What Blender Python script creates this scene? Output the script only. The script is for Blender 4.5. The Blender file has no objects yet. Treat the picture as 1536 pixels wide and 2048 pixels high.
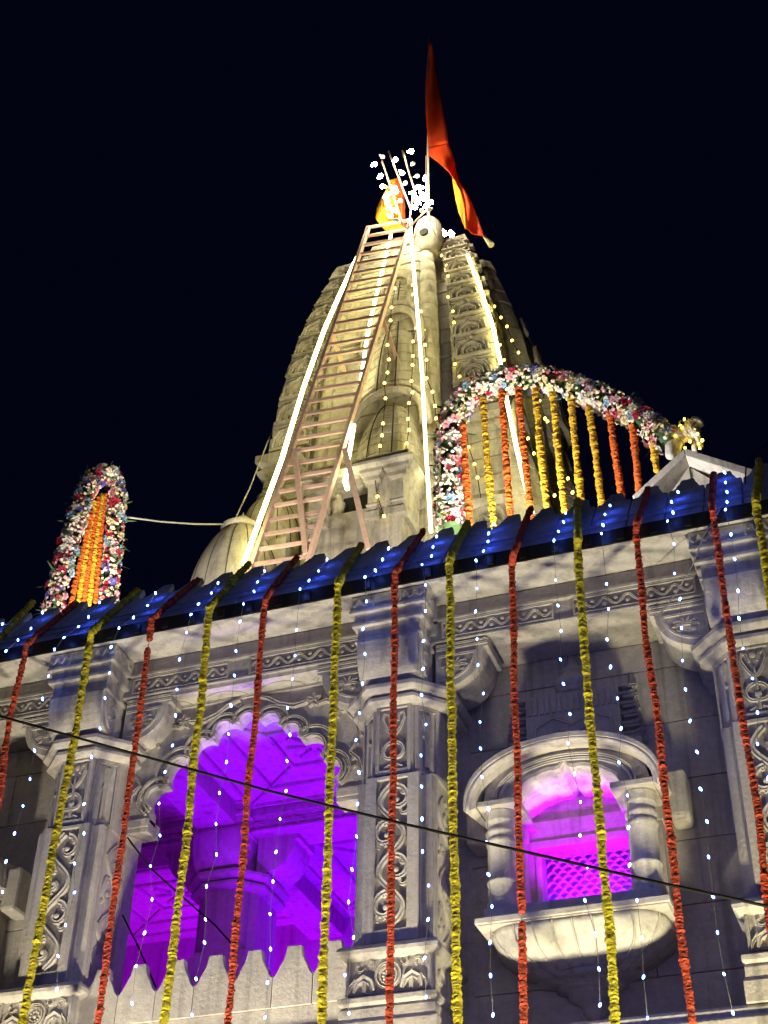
import bpy, bmesh, math, random
from mathutils import Vector, Matrix
random.seed(7)
SC = bpy.context.scene
COL = SC.collection

# ------------------------------------------------------------------ camera
AZ, PITCH, ROLL, FPX = math.radians(20.7), math.radians(38.13), math.radians(1.34), 2950.0
CAM = Vector((3.3, -9.0, 1.6))
FW = Vector((-math.sin(AZ)*math.cos(PITCH), math.cos(AZ)*math.cos(PITCH), math.sin(PITCH)))
_r0 = Vector((math.cos(AZ), math.sin(AZ), 0)); _u0 = _r0.cross(FW)
RT = math.cos(ROLL)*_r0 + math.sin(ROLL)*_u0
UP = -math.sin(ROLL)*_r0 + math.cos(ROLL)*_u0
cd = bpy.data.cameras.new('camera'); cam = bpy.data.objects.new('camera', cd); COL.objects.link(cam)
cd.sensor_fit = 'VERTICAL'; cd.sensor_height = 36.0; cd.sensor_width = 27.0
cd.lens = FPX/2048*36; cd.clip_end = 2000; cd.clip_start = 0.05
m = Matrix((RT, UP, -FW)).transposed().to_4x4(); m.translation = CAM
cam.matrix_world = m
SC.camera = cam

# ------------------------------------------------------------------ night sky
w = bpy.data.worlds.new('World'); SC.world = w; w.use_nodes = True
nt = w.node_tree; bg = nt.nodes['Background']
bg.inputs['Color'].default_value = (0.10, 0.20, 1.0, 1); bg.inputs['Strength'].default_value = 0.0058
SC.view_settings.view_transform = 'Standard'; SC.view_settings.look = 'None'
SC.view_settings.exposure = 0; SC.view_settings.gamma = 1
SC.cycles.use_denoising = True
SC.cycles.max_bounces = 6
SC.cycles.sample_clamp_indirect = 4.0

# weak cool sun added as faint ambient fill
sd = bpy.data.lights.new('weak_fill_sun', 'SUN'); sd.energy = 0.012; sd.angle = math.radians(0.5); sd.color = (0.75, 0.85, 1)
so = bpy.data.objects.new('weak_fill_sun', sd); COL.objects.link(so); so.rotation_euler = (math.radians(40), 0, math.radians(20))

def spot(name, loc, to, watt, col, size=110, blend=0.6, rad=0.12):
    l = bpy.data.lights.new(name, 'SPOT'); l.energy = watt; l.color = col
    l.spot_size = math.radians(size); l.spot_blend = blend; l.shadow_soft_size = rad
    o = bpy.data.objects.new(name, l); COL.objects.link(o); o.location = loc
    o.rotation_euler = (Vector(to)-Vector(loc)).to_track_quat('-Z', 'Y').to_euler()
    return o
WARM = (1.0, 0.90, 0.64)
# floodlights on the ground-floor canopy, shining steeply up the front
spot('floodlight', (-3.3, -1.4, 2.4), (-2.8, -0.1, 6.0), 690, WARM, 105)
spot('floodlight', (-0.45, -1.4, 2.4), (-0.3, -0.1, 6.0), 660, WARM, 105)
spot('floodlight', (3.0, -1.35, 2.4), (2.5, -0.1, 5.8), 780, (1.0, 0.91, 0.52), 105)
# fill light added behind the viewer to lift the facade's shadows
spot('fill_light', (5.5, -16, 6.5), (0, 0, 7), 260, (1.0, .92, .88), 90, .8, .8)
# violet stage lamps standing on the floor of the open bay
VIO = (0.25, 0.0005, 1.0)
spot('violet_lamp', (-1.40, 1.25, 4.8), (-1.40, 1.72, 8.0), 760, VIO, 62, 0.35, 0.1)
spot('violet_lamp', (-0.55, 3.3, 4.8), (-1.5, 3.5, 8.0), 420, VIO, 90, 0.6, 0.1)
spot('violet_lamp', (-1.55, 3.7, 4.8), (-1.6, 5.1, 6.9), 560, (0.16, 0.001, 1.0), 120, 0.6, 0.1)
spot('magenta_lamp', (-3.6, 3.9, 4.9), (-3.9, 5.3, 6.9), 520, (0.50, 0.003, 1.0), 105, 0.8, 0.1)
spot('magenta_lamp', (-2.9, 0.9, 4.85), (-2.3, 2.2, 7.8), 130, (0.40, 0.002, 1.0), 70, 0.8, 0.1)
# floods standing on the roof terrace for the tower and the flower arches
spot('roof_floodlight', (-3.6, 1.3, 8.8), (-2.3, 5.0, 15.0), 740, (1.0, 0.90, 0.66), 80)
spot('roof_floodlight', (0.6, 1.2, 8.8), (-1.2, 5.0, 15.5), 560, (1.0, 0.90, 0.64), 80)

spot('roof_floodlight', (0.5, 0.8, 8.75), (0.6, 1.75, 11.0), 500, (1, .95, .88), 140, .6, .1)
spot('roof_floodlight', (-3.4, 1.0, 8.75), (-4.2, 2.2, 11.3), 250, (1, .95, .88), 120, .6, .1)

# ------------------------------------------------------------------ pixel -> place on a known plane
def ray(x, y): return RT*((x-768)/FPX) + UP*((1024-y)/FPX) + FW
def at(x, y, Y):
    d = ray(x, y); return CAM + d*((Y-CAM.y)/d.y)
def onplane(x, y, p, n):
    d = ray(x, y); p = Vector(p); n = Vector(n); return CAM + d*((p-CAM).dot(n)/d.dot(n))

# ------------------------------------------------------------------ materials
def new_mat(name):
    m = bpy.data.materials.new(name); m.use_nodes = True
    return m, m.node_tree.nodes, m.node_tree.links, m.node_tree.nodes['Principled BSDF']
def stone(name, c0, c1, stain, rough=0.85, bump=0.35, stain_amt=0.35):
    m, N, L, P = new_mat(name)
    g = N.new('ShaderNodeNewGeometry')
    n1 = N.new('ShaderNodeTexNoise'); n1.inputs['Scale'].default_value = 2.3; n1.inputs['Detail'].default_value = 6
    L.new(g.outputs['Position'], n1.inputs['Vector'])
    r1 = N.new('ShaderNodeValToRGB'); r1.color_ramp.elements[0].position = .3; r1.color_ramp.elements[1].position = .7
    r1.color_ramp.elements[0].color = (*c0, 1); r1.color_ramp.elements[1].color = (*c1, 1)
    L.new(n1.outputs['Fac'], r1.inputs['Fac'])
    mp = N.new('ShaderNodeMapping'); mp.inputs['Scale'].default_value = (5, 5, 0.9)
    L.new(g.outputs['Position'], mp.inputs['Vector'])
    n2 = N.new('ShaderNodeTexNoise'); n2.inputs['Scale'].default_value = 1.6; n2.inputs['Detail'].default_value = 8; n2.inputs['Roughness'].default_value = .65
    L.new(mp.outputs['Vector'], n2.inputs['Vector'])
    r2 = N.new('ShaderNodeValToRGB'); r2.color_ramp.elements[0].position = .52; r2.color_ramp.elements[1].position = .78
    r2.color_ramp.elements[0].color = (0, 0, 0, 1); r2.color_ramp.elements[1].color = (stain_amt,)*3 + (1,)
    L.new(n2.outputs['Fac'], r2.inputs['Fac'])
    mx = N.new('ShaderNodeMixRGB'); mx.inputs['Color2'].default_value = (*stain, 1)
    L.new(r2.outputs['Color'], mx.inputs['Fac']); L.new(r1.outputs['Color'], mx.inputs['Color1'])
    n4 = N.new('ShaderNodeTexNoise'); n4.inputs['Scale'].default_value = 17; n4.inputs['Detail'].default_value = 10; n4.inputs['Roughness'].default_value = .75
    L.new(g.outputs['Position'], n4.inputs['Vector'])
    r4 = N.new('ShaderNodeMapRange'); r4.inputs['From Min'].default_value = .3; r4.inputs['From Max'].default_value = .7; r4.inputs['To Min'].default_value = .74; r4.inputs['To Max'].default_value = 1.12
    L.new(n4.outputs['Fac'], r4.inputs['Value'])
    m4 = N.new('ShaderNodeMixRGB'); m4.blend_type = 'MULTIPLY'; m4.inputs['Fac'].default_value = 1
    L.new(mx.outputs['Color'], m4.inputs['Color1']); L.new(r4.outputs['Result'], m4.inputs['Color2'])
    oi = N.new('ShaderNodeObjectInfo'); ro = N.new('ShaderNodeMapRange'); ro.inputs['To Min'].default_value = .86; ro.inputs['To Max'].default_value = 1.08
    L.new(oi.outputs['Random'], ro.inputs['Value'])
    mp2 = N.new('ShaderNodeMapping'); mp2.inputs['Scale'].default_value = (14, 14, .55); L.new(g.outputs['Position'], mp2.inputs['Vector'])
    n5 = N.new('ShaderNodeTexNoise'); n5.inputs['Scale'].default_value = 1.0; n5.inputs['Detail'].default_value = 6; L.new(mp2.outputs['Vector'], n5.inputs['Vector'])
    r5 = N.new('ShaderNodeMapRange'); r5.inputs['From Min'].default_value = .54; r5.inputs['From Max'].default_value = .72; r5.inputs['To Min'].default_value = 1.0; r5.inputs['To Max'].default_value = .66
    L.new(n5.outputs['Fac'], r5.inputs['Value'])
    mm = N.new('ShaderNodeMath'); mm.operation = 'MULTIPLY'; L.new(ro.outputs['Result'], mm.inputs[0]); L.new(r5.outputs['Result'], mm.inputs[1])
    m5 = N.new('ShaderNodeMixRGB'); m5.blend_type = 'MULTIPLY'; m5.inputs['Fac'].default_value = 1
    L.new(m4.outputs['Color'], m5.inputs['Color1']); L.new(mm.outputs[0], m5.inputs['Color2'])
    L.new(m5.outputs['Color'], P.inputs['Base Color'])
    n3 = N.new('ShaderNodeTexNoise'); n3.inputs['Scale'].default_value = 38; n3.inputs['Detail'].default_value = 5
    L.new(g.outputs['Position'], n3.inputs['Vector'])
    b = N.new('ShaderNodeBump'); b.inputs['Strength'].default_value = bump; b.inputs['Distance'].default_value = 0.02
    L.new(n3.outputs['Fac'], b.inputs['Height']); L.new(b.outputs['Normal'], P.inputs['Normal'])
    P.inputs['Roughness'].default_value = rough
    return m
def plain(name, c, rough=.6, metal=0., var=.15, sheen=0.):
    m, N, L, P = new_mat(name)
    oi = N.new('ShaderNodeObjectInfo'); g = N.new('ShaderNodeNewGeometry')
    n = N.new('ShaderNodeTexNoise'); n.inputs['Scale'].default_value = 14; n.inputs['Detail'].default_value = 4
    L.new(g.outputs['Position'], n.inputs['Vector'])
    ad = N.new('ShaderNodeMath'); ad.operation = 'ADD'; L.new(oi.outputs['Random'], ad.inputs[0]); L.new(n.outputs['Fac'], ad.inputs[1])
    r = N.new('ShaderNodeMapRange'); r.inputs['From Min'].default_value = .3; r.inputs['From Max'].default_value = 1.7
    r.inputs['To Min'].default_value = 1-var*2; r.inputs['To Max'].default_value = 1+var
    L.new(ad.outputs[0], r.inputs['Value'])
    mx = N.new('ShaderNodeMixRGB'); mx.blend_type = 'MULTIPLY'; mx.inputs['Fac'].default_value = 1
    mx.inputs['Color1'].default_value = (*c, 1); L.new(r.outputs['Result'], mx.inputs['Color2'])
    L.new(mx.outputs['Color'], P.inputs['Base Color'])
    P.inputs['Roughness'].default_value = rough; P.inputs['Metallic'].default_value = metal
    return m
def glow(name, c, s):
    m, N, L, P = new_mat(name); N.remove(P)
    e = N.new('ShaderNodeEmission'); e.inputs['Color'].default_value = (*c, 1); e.inputs['Strength'].default_value = s
    L.new(e.outputs['Emission'], N['Material Output'].inputs['Surface'])
    return m
M = dict(
    paint=stone('painted_stone', (.50, .455, .41), (.60, .555, .50), (.30, .25, .21)),
    wallstone=stone('wall_stone', (.42, .385, .36), (.52, .48, .45), (.26, .22, .20), stain_amt=.5),
    white=stone('whitewashed_stone', (.62, .575, .52), (.70, .655, .60), (.40, .33, .27), stain_amt=.3),
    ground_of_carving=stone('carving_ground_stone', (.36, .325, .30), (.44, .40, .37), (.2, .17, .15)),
    tower=stone('tower_sandstone', (.33, .295, .245), (.47, .43, .36), (.13, .11, .09), stain_amt=.9),
    parapet=stone('blue_parapet', (.25, .33, .68), (.31, .40, .76), (.17, .22, .46), rough=.9, bump=.3),  # blue base colour over the whole parapet
    black=plain('black_metal', (.012, .012, .014), .5, .3),
    cable=plain('black_cable_rubber', (.004, .004, .004), .9),
    wire=plain('clear_wire', (.2, .2, .22), .5),
    rope=plain('white_rope', (.55, .53, .48), .8),
    ladder=plain('pink_primer_steel', (.66, .44, .35), .6, var=.25),
    gold=plain('marigold_yellow', (.52, .44, .012), .75, var=.3),
    red=plain('marigold_red', (.50, .062, .022), .75, var=.32),
    orange=plain('marigold_orange', (.66, .12, .008), .75, var=.2),
    amber=plain('marigold_amber', (.62, .36, .015), .75, var=.2),
    flag=plain('saffron_cloth', (.85, .085, .008), .8, var=.08),
    flagy=plain('yellow_cloth', (.80, .42, .02), .8, var=.08),
    cream=plain('cream_cotton', (.75, .68, .45), .8),
    ground=stone('ground_concrete', (.09, .085, .08), (.14, .13, .12), (.05, .05, .05)),
    dark=plain('dark_joint_and_shade', (.010, .009, .009), .95),  # near-black for joints, and for painted shade in niche and boss
    bulb_blue=glow('blue_white_led', (.08, .18, 1.0), 66),
    bulb_yellow=glow('warm_yellow_led', (1.0, .70, .08), 16),
    bulb_big=glow('lit_globe_bulb', (1.0, .90, .60), 170),
    tube=glow('warm_led_tube', (1.0, .90, .32), 25),
    tube2=glow('cool_led_tube', (1.0, .93, .46), 20),
    glass=plain('unlit_globe_glass', (.72, .70, .62), .25),
    violet_strip=glow('violet_led_strip', (.75, .3, 1.0), 12),
    petal_white=plain('petal_white', (.78, .74, .66), .7), petal_pink=plain('petal_pink', (.80, .42, .46), .7),
    petal_red=plain('petal_crimson', (.50, .02, .06), .7), petal_blue=plain('petal_pale_blue', (.30, .48, .62), .7),
    petal_violet=plain('petal_violet', (.12, .09, .40), .7), petal_cream=plain('petal_cream', (.76, .66, .36), .7),
    leaf=plain('leaf_green', (.045, .10, .03), .7),
    gilt=plain('gilded_copper', (.66, .55, .30), .4, .2),
)

for k_ in ('flag', 'flagy'):          # thin cloth lets some light through
    N_, L_ = M[k_].node_tree.nodes, M[k_].node_tree.links; P_ = N_['Principled BSDF']
    t_ = N_.new('ShaderNodeBsdfTranslucent'); x_ = N_.new('ShaderNodeMixShader'); x_.inputs['Fac'].default_value = .42
    L_.new(P_.inputs['Base Color'].links[0].from_socket, t_.inputs['Color'])
    L_.new(P_.outputs['BSDF'], x_.inputs[1]); L_.new(t_.outputs['BSDF'], x_.inputs[2]); L_.new(x_.outputs['Shader'], N_['Material Output'].inputs['Surface'])

# ------------------------------------------------------------------ mesh building
class MB:
    def __init__(s): s.v = []; s.f = []; s.sm = []
    def add(s, vs, fs, smooth=False):
        o = len(s.v); s.v += [tuple(p) for p in vs]; s.f += [[i+o for i in q] for q in fs]; s.sm += [smooth]*len(fs); return s
    def box(s, x0, x1, y0, y1, z0, z1):
        return s.add([(x, y, z) for z in (z0, z1) for y in (y0, y1) for x in (x0, x1)],
                     [[0, 2, 3, 1], [4, 5, 7, 6], [0, 1, 5, 4], [2, 6, 7, 3], [0, 4, 6, 2], [1, 3, 7, 5]])
    def prism(s, poly, a, b, fr, smooth=False):      # poly in (u,v), extruded along d from a to b
        n = len(poly)
        vs = [fr(u, v, a) for u, v in poly] + [fr(u, v, b) for u, v in poly]
        s.add(vs, [list(range(n))[::-1], list(range(n, 2*n))])
        o = len(s.v)-2*n
        s.f += [[o+i, o+(i+1) % n, o+n+(i+1) % n, o+n+i] for i in range(n)]; s.sm += [smooth]*n
        return s
    def loft(s, rings, cap0=True, cap1=True, closed=True, smooth=False):
        n = len(rings[0]); o = len(s.v)
        for r in rings: s.v += [tuple(p) for p in r]
        for k in range(len(rings)-1):
            for i in range(n if closed else n-1):
                j = (i+1) % n
                s.f.append([o+k*n+i, o+k*n+j, o+(k+1)*n+j, o+(k+1)*n+i]); s.sm.append(smooth)
        if cap0: s.f.append([o+i for i in range(n)][::-1]); s.sm.append(False)
        if cap1: s.f.append([o+(len(rings)-1)*n+i for i in range(n)]); s.sm.append(False)
        return s
    def lathe(s, prof, cx, cy, n=20, smooth=True, axis=None):
        rings = []
        for r, z in prof:
            rings.append([(cx+r*math.cos(2*math.pi*i/n), cy+r*math.sin(2*math.pi*i/n), z) for i in range(n)])
        return s.loft(rings, smooth=smooth)
    def tube(s, pts, r, n=6, caps=True):
        pts = [Vector(p) for p in pts]; rings = []; prev = None
        for i, p in enumerate(pts):
            t = (pts[min(i+1, len(pts)-1)]-pts[max(i-1, 0)]).normalized()
            a = prev if prev is not None else (Vector((0, 0, 1)) if abs(t.z) < .9 else Vector((1, 0, 0)))
            x = (a - t*a.dot(t)); x = x.normalized() if x.length > 1e-6 else t.orthogonal().normalized()
            y = t.cross(x); prev = x
            rr = r[i] if isinstance(r, (list, tuple)) else r
            rings.append([p + x*(rr*math.cos(2*math.pi*k/n)) + y*(rr*math.sin(2*math.pi*k/n)) for k in range(n)])
        return s.loft(rings, caps, caps, smooth=True)
    def ribbon(s, pts, wd, h, fr, d0=0.0):            # half-round relief band on a panel
        n = len(pts); o = len(s.v)
        for i, (u, v) in enumerate(pts):
            u1, v1 = pts[min(i+1, n-1)]; u0, v0 = pts[max(i-1, 0)]
            du, dv = u1-u0, v1-v0; l = math.hypot(du, dv) or 1; nx, ny = -dv/l, du/l
            ww = wd[i] if isinstance(wd, list) else wd
            for k, q in ((-.5, -.002), (-.40, h*.96), (0, h*.74), (.36, h), (.5, -.002)):
                s.v.append(tuple(fr(u+nx*ww*k, v+ny*ww*k, d0+q)))
        for i in range(n-1):
            for k in range(4): s.f.append([o+i*5+k, o+i*5+k+1, o+i*5+5+k+1, o+i*5+5+k]); s.sm.append(False)
        s.f.append([o+k for k in range(5)]); s.f.append([o+(n-1)*5+k for k in range(5)][::-1]); s.sm += [False]*2
        return s
    def dome(s, u, v, r, h, fr, d0=0.0, n=10):
        rings = [[fr(u+r*c*math.cos(2*math.pi*i/n), v+r*c*math.sin(2*math.pi*i/n), d0+q) for i in range(n)] for c, q in ((1, -.002), (.9, h*.55), (.55, h*.92), (.12, h))]
        return s.loft(rings, smooth=True)
    def mesh(s, name, mat, origin=(0, 0, 0)):
        ox, oy, oz = origin
        me = bpy.data.meshes.new(name)
        me.from_pydata([(x-ox, y-oy, z-oz) for x, y, z in s.v], [], s.f)
        me.polygons.foreach_set('use_smooth', s.sm)
        bm = bmesh.new(); bm.from_mesh(me); bmesh.ops.recalc_face_normals(bm, faces=bm.faces); bm.to_mesh(me); bm.free()
        if mat: me.materials.append(M[mat])
        me.update(); return me
    def build(s, name, mat, parent=None, origin=None, bevel=0):
        if origin is None: origin = parent['_o'] if parent is not None and '_o' in parent else (0, 0, 0)
        me = s.mesh(name, mat, origin)
        o = bpy.data.objects.new(name, me); COL.objects.link(o)
        if parent is not None: o.parent = parent; o['_o'] = list(origin)
        else: o.location = origin; o['_o'] = list(origin)
        if bevel:
            b = o.modifiers.new('edge', 'BEVEL'); b.width = bevel; b.segments = 2; b.limit_method = 'ANGLE'; b.angle_limit = math.radians(40)
        return o
def front(Y): return lambda u, v, d: (u, Y-d, v)
def mould(mb, poly, prof):                           # poly: open chain in (x,y), seen from above, offset outward to its right-hand side
    n = len(poly); nr = []
    for i in range(n-1):
        dx, dy = poly[i+1][0]-poly[i][0], poly[i+1][1]-poly[i][1]; l = math.hypot(dx, dy); nr.append((dy/l, -dx/l))
    rings = []
    for off, z in prof:
        r = []
        for i in range(n):
            a = nr[max(i-1, 0)]; b = nr[min(i, n-2)]
            mx, my = a[0]+b[0], a[1]+b[1]; k = 2/(mx*mx+my*my) if (mx*mx+my*my) > 1e-6 else 1
            r.append((poly[i][0]+mx*k*off, poly[i][1]+my*k*off, z))
        rings.append(r)
    return mb.loft(rings)
def empty(name, loc, label=None, cat=None, group=None):
    o = bpy.data.objects.new(name, None); COL.objects.link(o); o.location = loc; o['_o'] = list(loc)
    o.empty_display_size = .1
    if label: tag(o, label, cat, group)
    return o
def tag(o, label, cat=None, group=None, kind=None):
    o['label'] = label
    if cat: o['category'] = cat
    if group: o['group'] = group
    if kind: o['kind'] = kind
    return o
def inst(mesh, name, parent, loc, rot=None, scale=None):   # shares mesh data; loc in world, parents are unrotated
    o = bpy.data.objects.new(name, mesh); COL.objects.link(o); o.parent = parent
    po = parent['_o']; o.location = (loc[0]-po[0], loc[1]-po[1], loc[2]-po[2]); o['_o'] = list(loc)
    if rot: o.rotation_euler = rot
    if scale: o.scale = scale if hasattr(scale, '__len__') else (scale,)*3
    return o
def copy_tree(o, parent=None, off=(0, 0, 0)):
    c = o.copy(); COL.objects.link(c); c.parent = parent
    c.location = (o.location[0]+off[0], o.location[1]+off[1], o.location[2]+off[2])
    for ch in o.children: copy_tree(ch, c)
    return c
def spiral(cu, cv, r0, r1, a0, a1, n=16):
    return [(cu+(r0+(r1-r0)*t)*math.cos(a0+(a1-a0)*t), cv+(r0+(r1-r0)*t)*math.sin(a0+(a1-a0)*t)) for t in [i/n for i in range(n+1)]]
def arc(cu, cv, r, a0, a1, n=14): return spiral(cu, cv, r, r, a0, a1, n)
def vine(mb, fr, u0, u1, v0, v1, k, wd=.024, h=.016, flip=1):
    cu = (u0+u1)/2; A = (u1-u0)*.40; P = (v1-v0)/k
    st = [(cu+flip*A*math.sin(math.pi*t*k), v0+(v1-v0)*t) for t in [i/(k*10) for i in range(k*10+1)]]
    mb.ribbon(st, wd, h, fr)
    for i in range(k):
        vc = v0+P*(i+.5); sg = flip*(1 if i % 2 == 0 else -1)
        a0 = math.pi/2 if sg > 0 else math.pi/2
        mb.ribbon(spiral(cu-sg*A*.35, vc+P*.02, P*.42, P*.07, a0, a0+sg*4.9, 18), [wd*(1-.45*t/18) for t in range(19)], h*.9, fr)
        mb.dome(cu-sg*A*.35, vc+P*.02, P*.10, h, fr)
        for q in (.30, -.30):
            uu = cu-sg*(u1-u0)*.36; vv = vc+P*q
            mb.ribbon(spiral(uu, vv, P*.15, P*.03, 0, sg*4.2, 10), wd*.6, h*.8, fr)
            mb.dome(uu+sg*P*.05, vv+P*.14, P*.06, h*.8, fr, n=7)
        mb.ribbon([(cu+sg*A*.2, vc-P*.42), (cu+sg*A*.75, vc-P*.2), (cu+sg*A*1.2, vc+P*.08)], [wd*.9, wd*.7, wd*.15], h*.8, fr)
def leafpanel(mb, fr, u0, u1, v0, v1, h=.014):
    cu, cv = (u0+u1)/2, (v0+v1)/2; a, b = (u1-u0)/2, (v1-v0)/2
    for k in range(6):
        t = -0.9+k*.36
        mb.ribbon([(cu, cv), (cu+a*.55*math.sin(t*1.7), cv+b*.55*math.cos(t*1.7)), (cu+a*.92*math.sin(t*1.9), cv+b*.9*math.cos(t*1.9))], [.012, .026, .006], h, fr)
    mb.ribbon(spiral(cu+a*.55, cv-b*.4, b*.42, b*.08, 2, 7, 14), .014, h, fr)
    mb.ribbon(spiral(cu-a*.55, cv-b*.4, b*.42, b*.08, 1.2, -4, 14), .014, h, fr)

# ================================================================== SETTING
g = MB(); g.add([(-400, -400, 0), (400, -400, 0), (400, 400, 0), (-400, 400, 0)], [[0, 1, 2, 3]])
o = g.build('ground', 'ground'); o['kind'] = 'structure'; o['label'] = 'concrete ground in front of the temple'

# ================================================================== TEMPLE HALL
HALL = empty('temple_hall', (0, 0, 0), 'carved cream stone temple hall with purple lit bay and balcony window', 'temple')
COLX = (-2.65, 0.02, 2.66)
LEDGE = 4.77
# ground storey wall below the string course, and the string course itself
b = MB(); b.box(-6, 6, .12, 5.4, 0, 4.45); b.build('lower_wall', 'paint', HALL)
b = MB(); ch = [(6, .6), (6, .0), (-6, .0), (-6, .6)]
mould(b, ch[::-1], [(.02, 4.45), (.05, 4.50), (.05, 4.56), (.10, 4.60), (.10, 4.68), (.07, 4.70), (.07, 4.745), (0.04, LEDGE), (-.1, LEDGE)])
b.build('string_course', 'paint', HALL, bevel=.006)
b = MB(); b.box(-6, 6, .3, 5.3, 4.5, LEDGE-.005); b.build('floor_slab', 'wallstone', HALL)
# stone seat below the balustrade
b = MB()
b.box(-2.34, -.29, .08, .5, 4.775, 5.115); b.build('seat_wall', 'paint', HALL, bevel=.006)

# --- columns
def column_parts(root_name, parent, cx, detail=True, Y0=0.0, sx=1.0):
    og = (cx, Y0, LEDGE)
    b = MB()      # stepped shaft
    S = 6.69
    plan = [(-.285, .62), (-.285, .045), (-.20, .045), (-.20, .0), (.20, .0), (.20, .045), (.285, .045), (.285, .62)]
    b.prism([(x*sx+cx, y+Y0) for x, y in plan], 5.42, S, lambda u, v, d: (u, v, d))
    # upper eight-sided length
    op = [(-.30, .62), (-.30, .17), (-.137, .005), (.137, .005), (.30, .17), (.30, .62)]
    b.prism([(x*sx+cx, y+Y0) for x, y in op], S, 7.28, lambda u, v, d: (u, v, d))
    c = b.build(root_name, 'paint', parent, origin=None)
    c['_o'] = [0, 0, 0] if parent is None else c['_o']
    L = lambda mb, nm, mat='paint', bev=.004: mb.build(nm, mat, c, bevel=bev)
    X = lambda x: cx+x*sx
    # pedestal, neck roll and plinth
    b = MB(); pl = [(X(-.30), Y0+.62), (X(-.30), Y0-.03), (X(.30), Y0-.03), (X(.30), Y0+.62)]
    mould(b, pl, [(.05, LEDGE), (.05, 4.90), (.035, 4.93), (.035, 4.99), (.02, 5.01), (.045, 5.03), (.045, 5.065), (.0, 5.085), (.0, 5.33)])
    L(b, 'pedestal')
    b = MB(); mould(b, pl, [(.0, 5.325), (.035, 5.338), (.055, 5.36), (.06, 5.385), (.05, 5.41), (.02, 5.428), (-.02, 5.432)])
    L(b, 'base_roll', bev=0)
    # capital: two eight-sided mouldings
    b = MB(); oc = [(X(x), Y0+y) for x, y in op]
    mould(b, oc, [(.0, 7.262), (.05, 7.275), (.085, 7.295), (.085, 7.325), (.045, 7.335), (.05, 7.345), (.10, 7.36), (.125, 7.385), (.125, 7.42), (.06, 7.43)])
    L(b, 'capital')
    # front bracket: swelling cushion
    b = MB(); prof = [(.3, 7.425), (-.005, 7.425)] + [(-.02-.17*math.sin(t), 7.72-.28*math.cos(t)) for t in [i*math.pi/2/8 for i in range(9)]] + [(-.19, 7.775), (.3, 7.775)]
    b.prism([(y+Y0, z) for y, z in prof], X(-.245), X(.245), lambda u, v, d: (d, u, v))
    L(b, 'front_bracket')
    for sgn in (-1, 1):
        b = MB()
        fr = lambda u, v, d, sgn=sgn: (X(sgn*.245)+sgn*d, u, v)
        b.ribbon([(Y0+y, z) for y, z in [(.02, 7.45)] + [(.01-.14*math.sin(t), 7.715-.235*math.cos(t)) for t in [i*math.pi/2/8 for i in range(9)]]], .02, .012, fr)
        b.ribbon(spiral(Y0-.02, 7.66, .085, .02, -2.2, 3, 16), .018, .012, fr)
        L(b, 'bracket_scroll', bev=0)
    # block courses that carry the eave
    b = MB(); b.box(X(-.27), X(.27), Y0-.185, Y0+.3, 7.775, 7.80); b.box(X(-.25), X(.25), Y0-.165, Y0+.3, 7.80, 7.915)
    b.box(X(-.29), X(.29), Y0-.20, Y0+.3, 7.915, 7.945); b.box(X(-.275), X(.275), Y0-.185, Y0+.3, 7.945, 8.03)
    b.box(X(-.31), X(.31), Y0-.215, Y0+.3, 8.03, 8.06); b.box(X(-.305), X(.305), Y0-.205, Y0+.3, 8.06, 8.185)
    L(b, 'bracket_block')
    if detail:
        fr = front(Y0-.205)
        for s in (-1, 1):
            b = MB()
            b.ribbon([(X(s*.3*t+s*.0), z) for t, z in ((.35, 8.07), (.35, 8.175))], .016, .012, fr)
            b.ribbon([(X(s*(.13+.155*i/16)), 8.122+.03*math.sin(i/16*4*math.pi)) for i in range(17)], .014, .01, fr)
            L(b, 'block_carving', bev=0)
        b = MB()
        fr2 = lambda u, v, d: (X(.305)+d, u, v)
        b.ribbon([(Y0-.19+.4*i/20, 8.122+.03*math.sin(i/20*6*math.pi)) for i in range(21)], .014, .01, fr2)
        L(b, 'block_carving', bev=0)
    # side brackets
    for s in (-1, 1):
        b = MB()
        prof = [(.28, 7.43)] + [(.33+.33*math.sin(t), 7.735-.30*math.cos(t)) for t in [i*math.pi/2/8 for i in range(9)]] + [(.665, 7.75), (.70, 7.755), (.70, 7.835), (.28, 7.835)]
        b.prism([(X(s*u), v) for u, v in prof], Y0+.13, Y0+.52, lambda u, v, d: (u, d, v))
        sb = L(b, 'side_bracket')
        if detail:
            b = MB(); fr = front(Y0+.13)
            cu = X(s*.44)
            b.ribbon([(X(s*.30), 7.72), (X(s*.60), 7.72)], .02, .012, fr)
            b.ribbon([(X(s*.31), 7.50)] + [(X(s*(.34+.26*math.sin(t))), 7.73-.23*math.cos(t)) for t in [i*math.pi/2/8 for i in range(9)]], .018, .012, fr)
            leafpanel(b, fr, cu-.11, cu+.11, 7.55, 7.70)
            b.ribbon([(X(s*.29), 7.785), (X(s*.695), 7.785)], .02, .012, fr); b.ribbon([(X(s*.29), 7.815), (X(s*.695), 7.815)], .02, .018, fr)
            b.build('leaf_carving', 'paint', c)
    if not detail: return c
    # lower scroll panel: sunk field, raised frame, vine
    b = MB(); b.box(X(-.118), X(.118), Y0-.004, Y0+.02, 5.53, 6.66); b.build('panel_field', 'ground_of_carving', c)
    b = MB(); fr = front(Y0)
    b.box(X(-.20), X(-.118), Y0-.032, Y0+.02, 5.44, 6.685); b.box(X(.118), X(.20), Y0-.032, Y0+.02, 5.44, 6.685)
    b.box(X(-.118), X(.118), Y0-.032, Y0+.02, 5.44, 5.53); b.box(X(-.118), X(.118), Y0-.032, Y0+.02, 6.655, 6.685)
    L(b, 'panel_frame')
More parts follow.
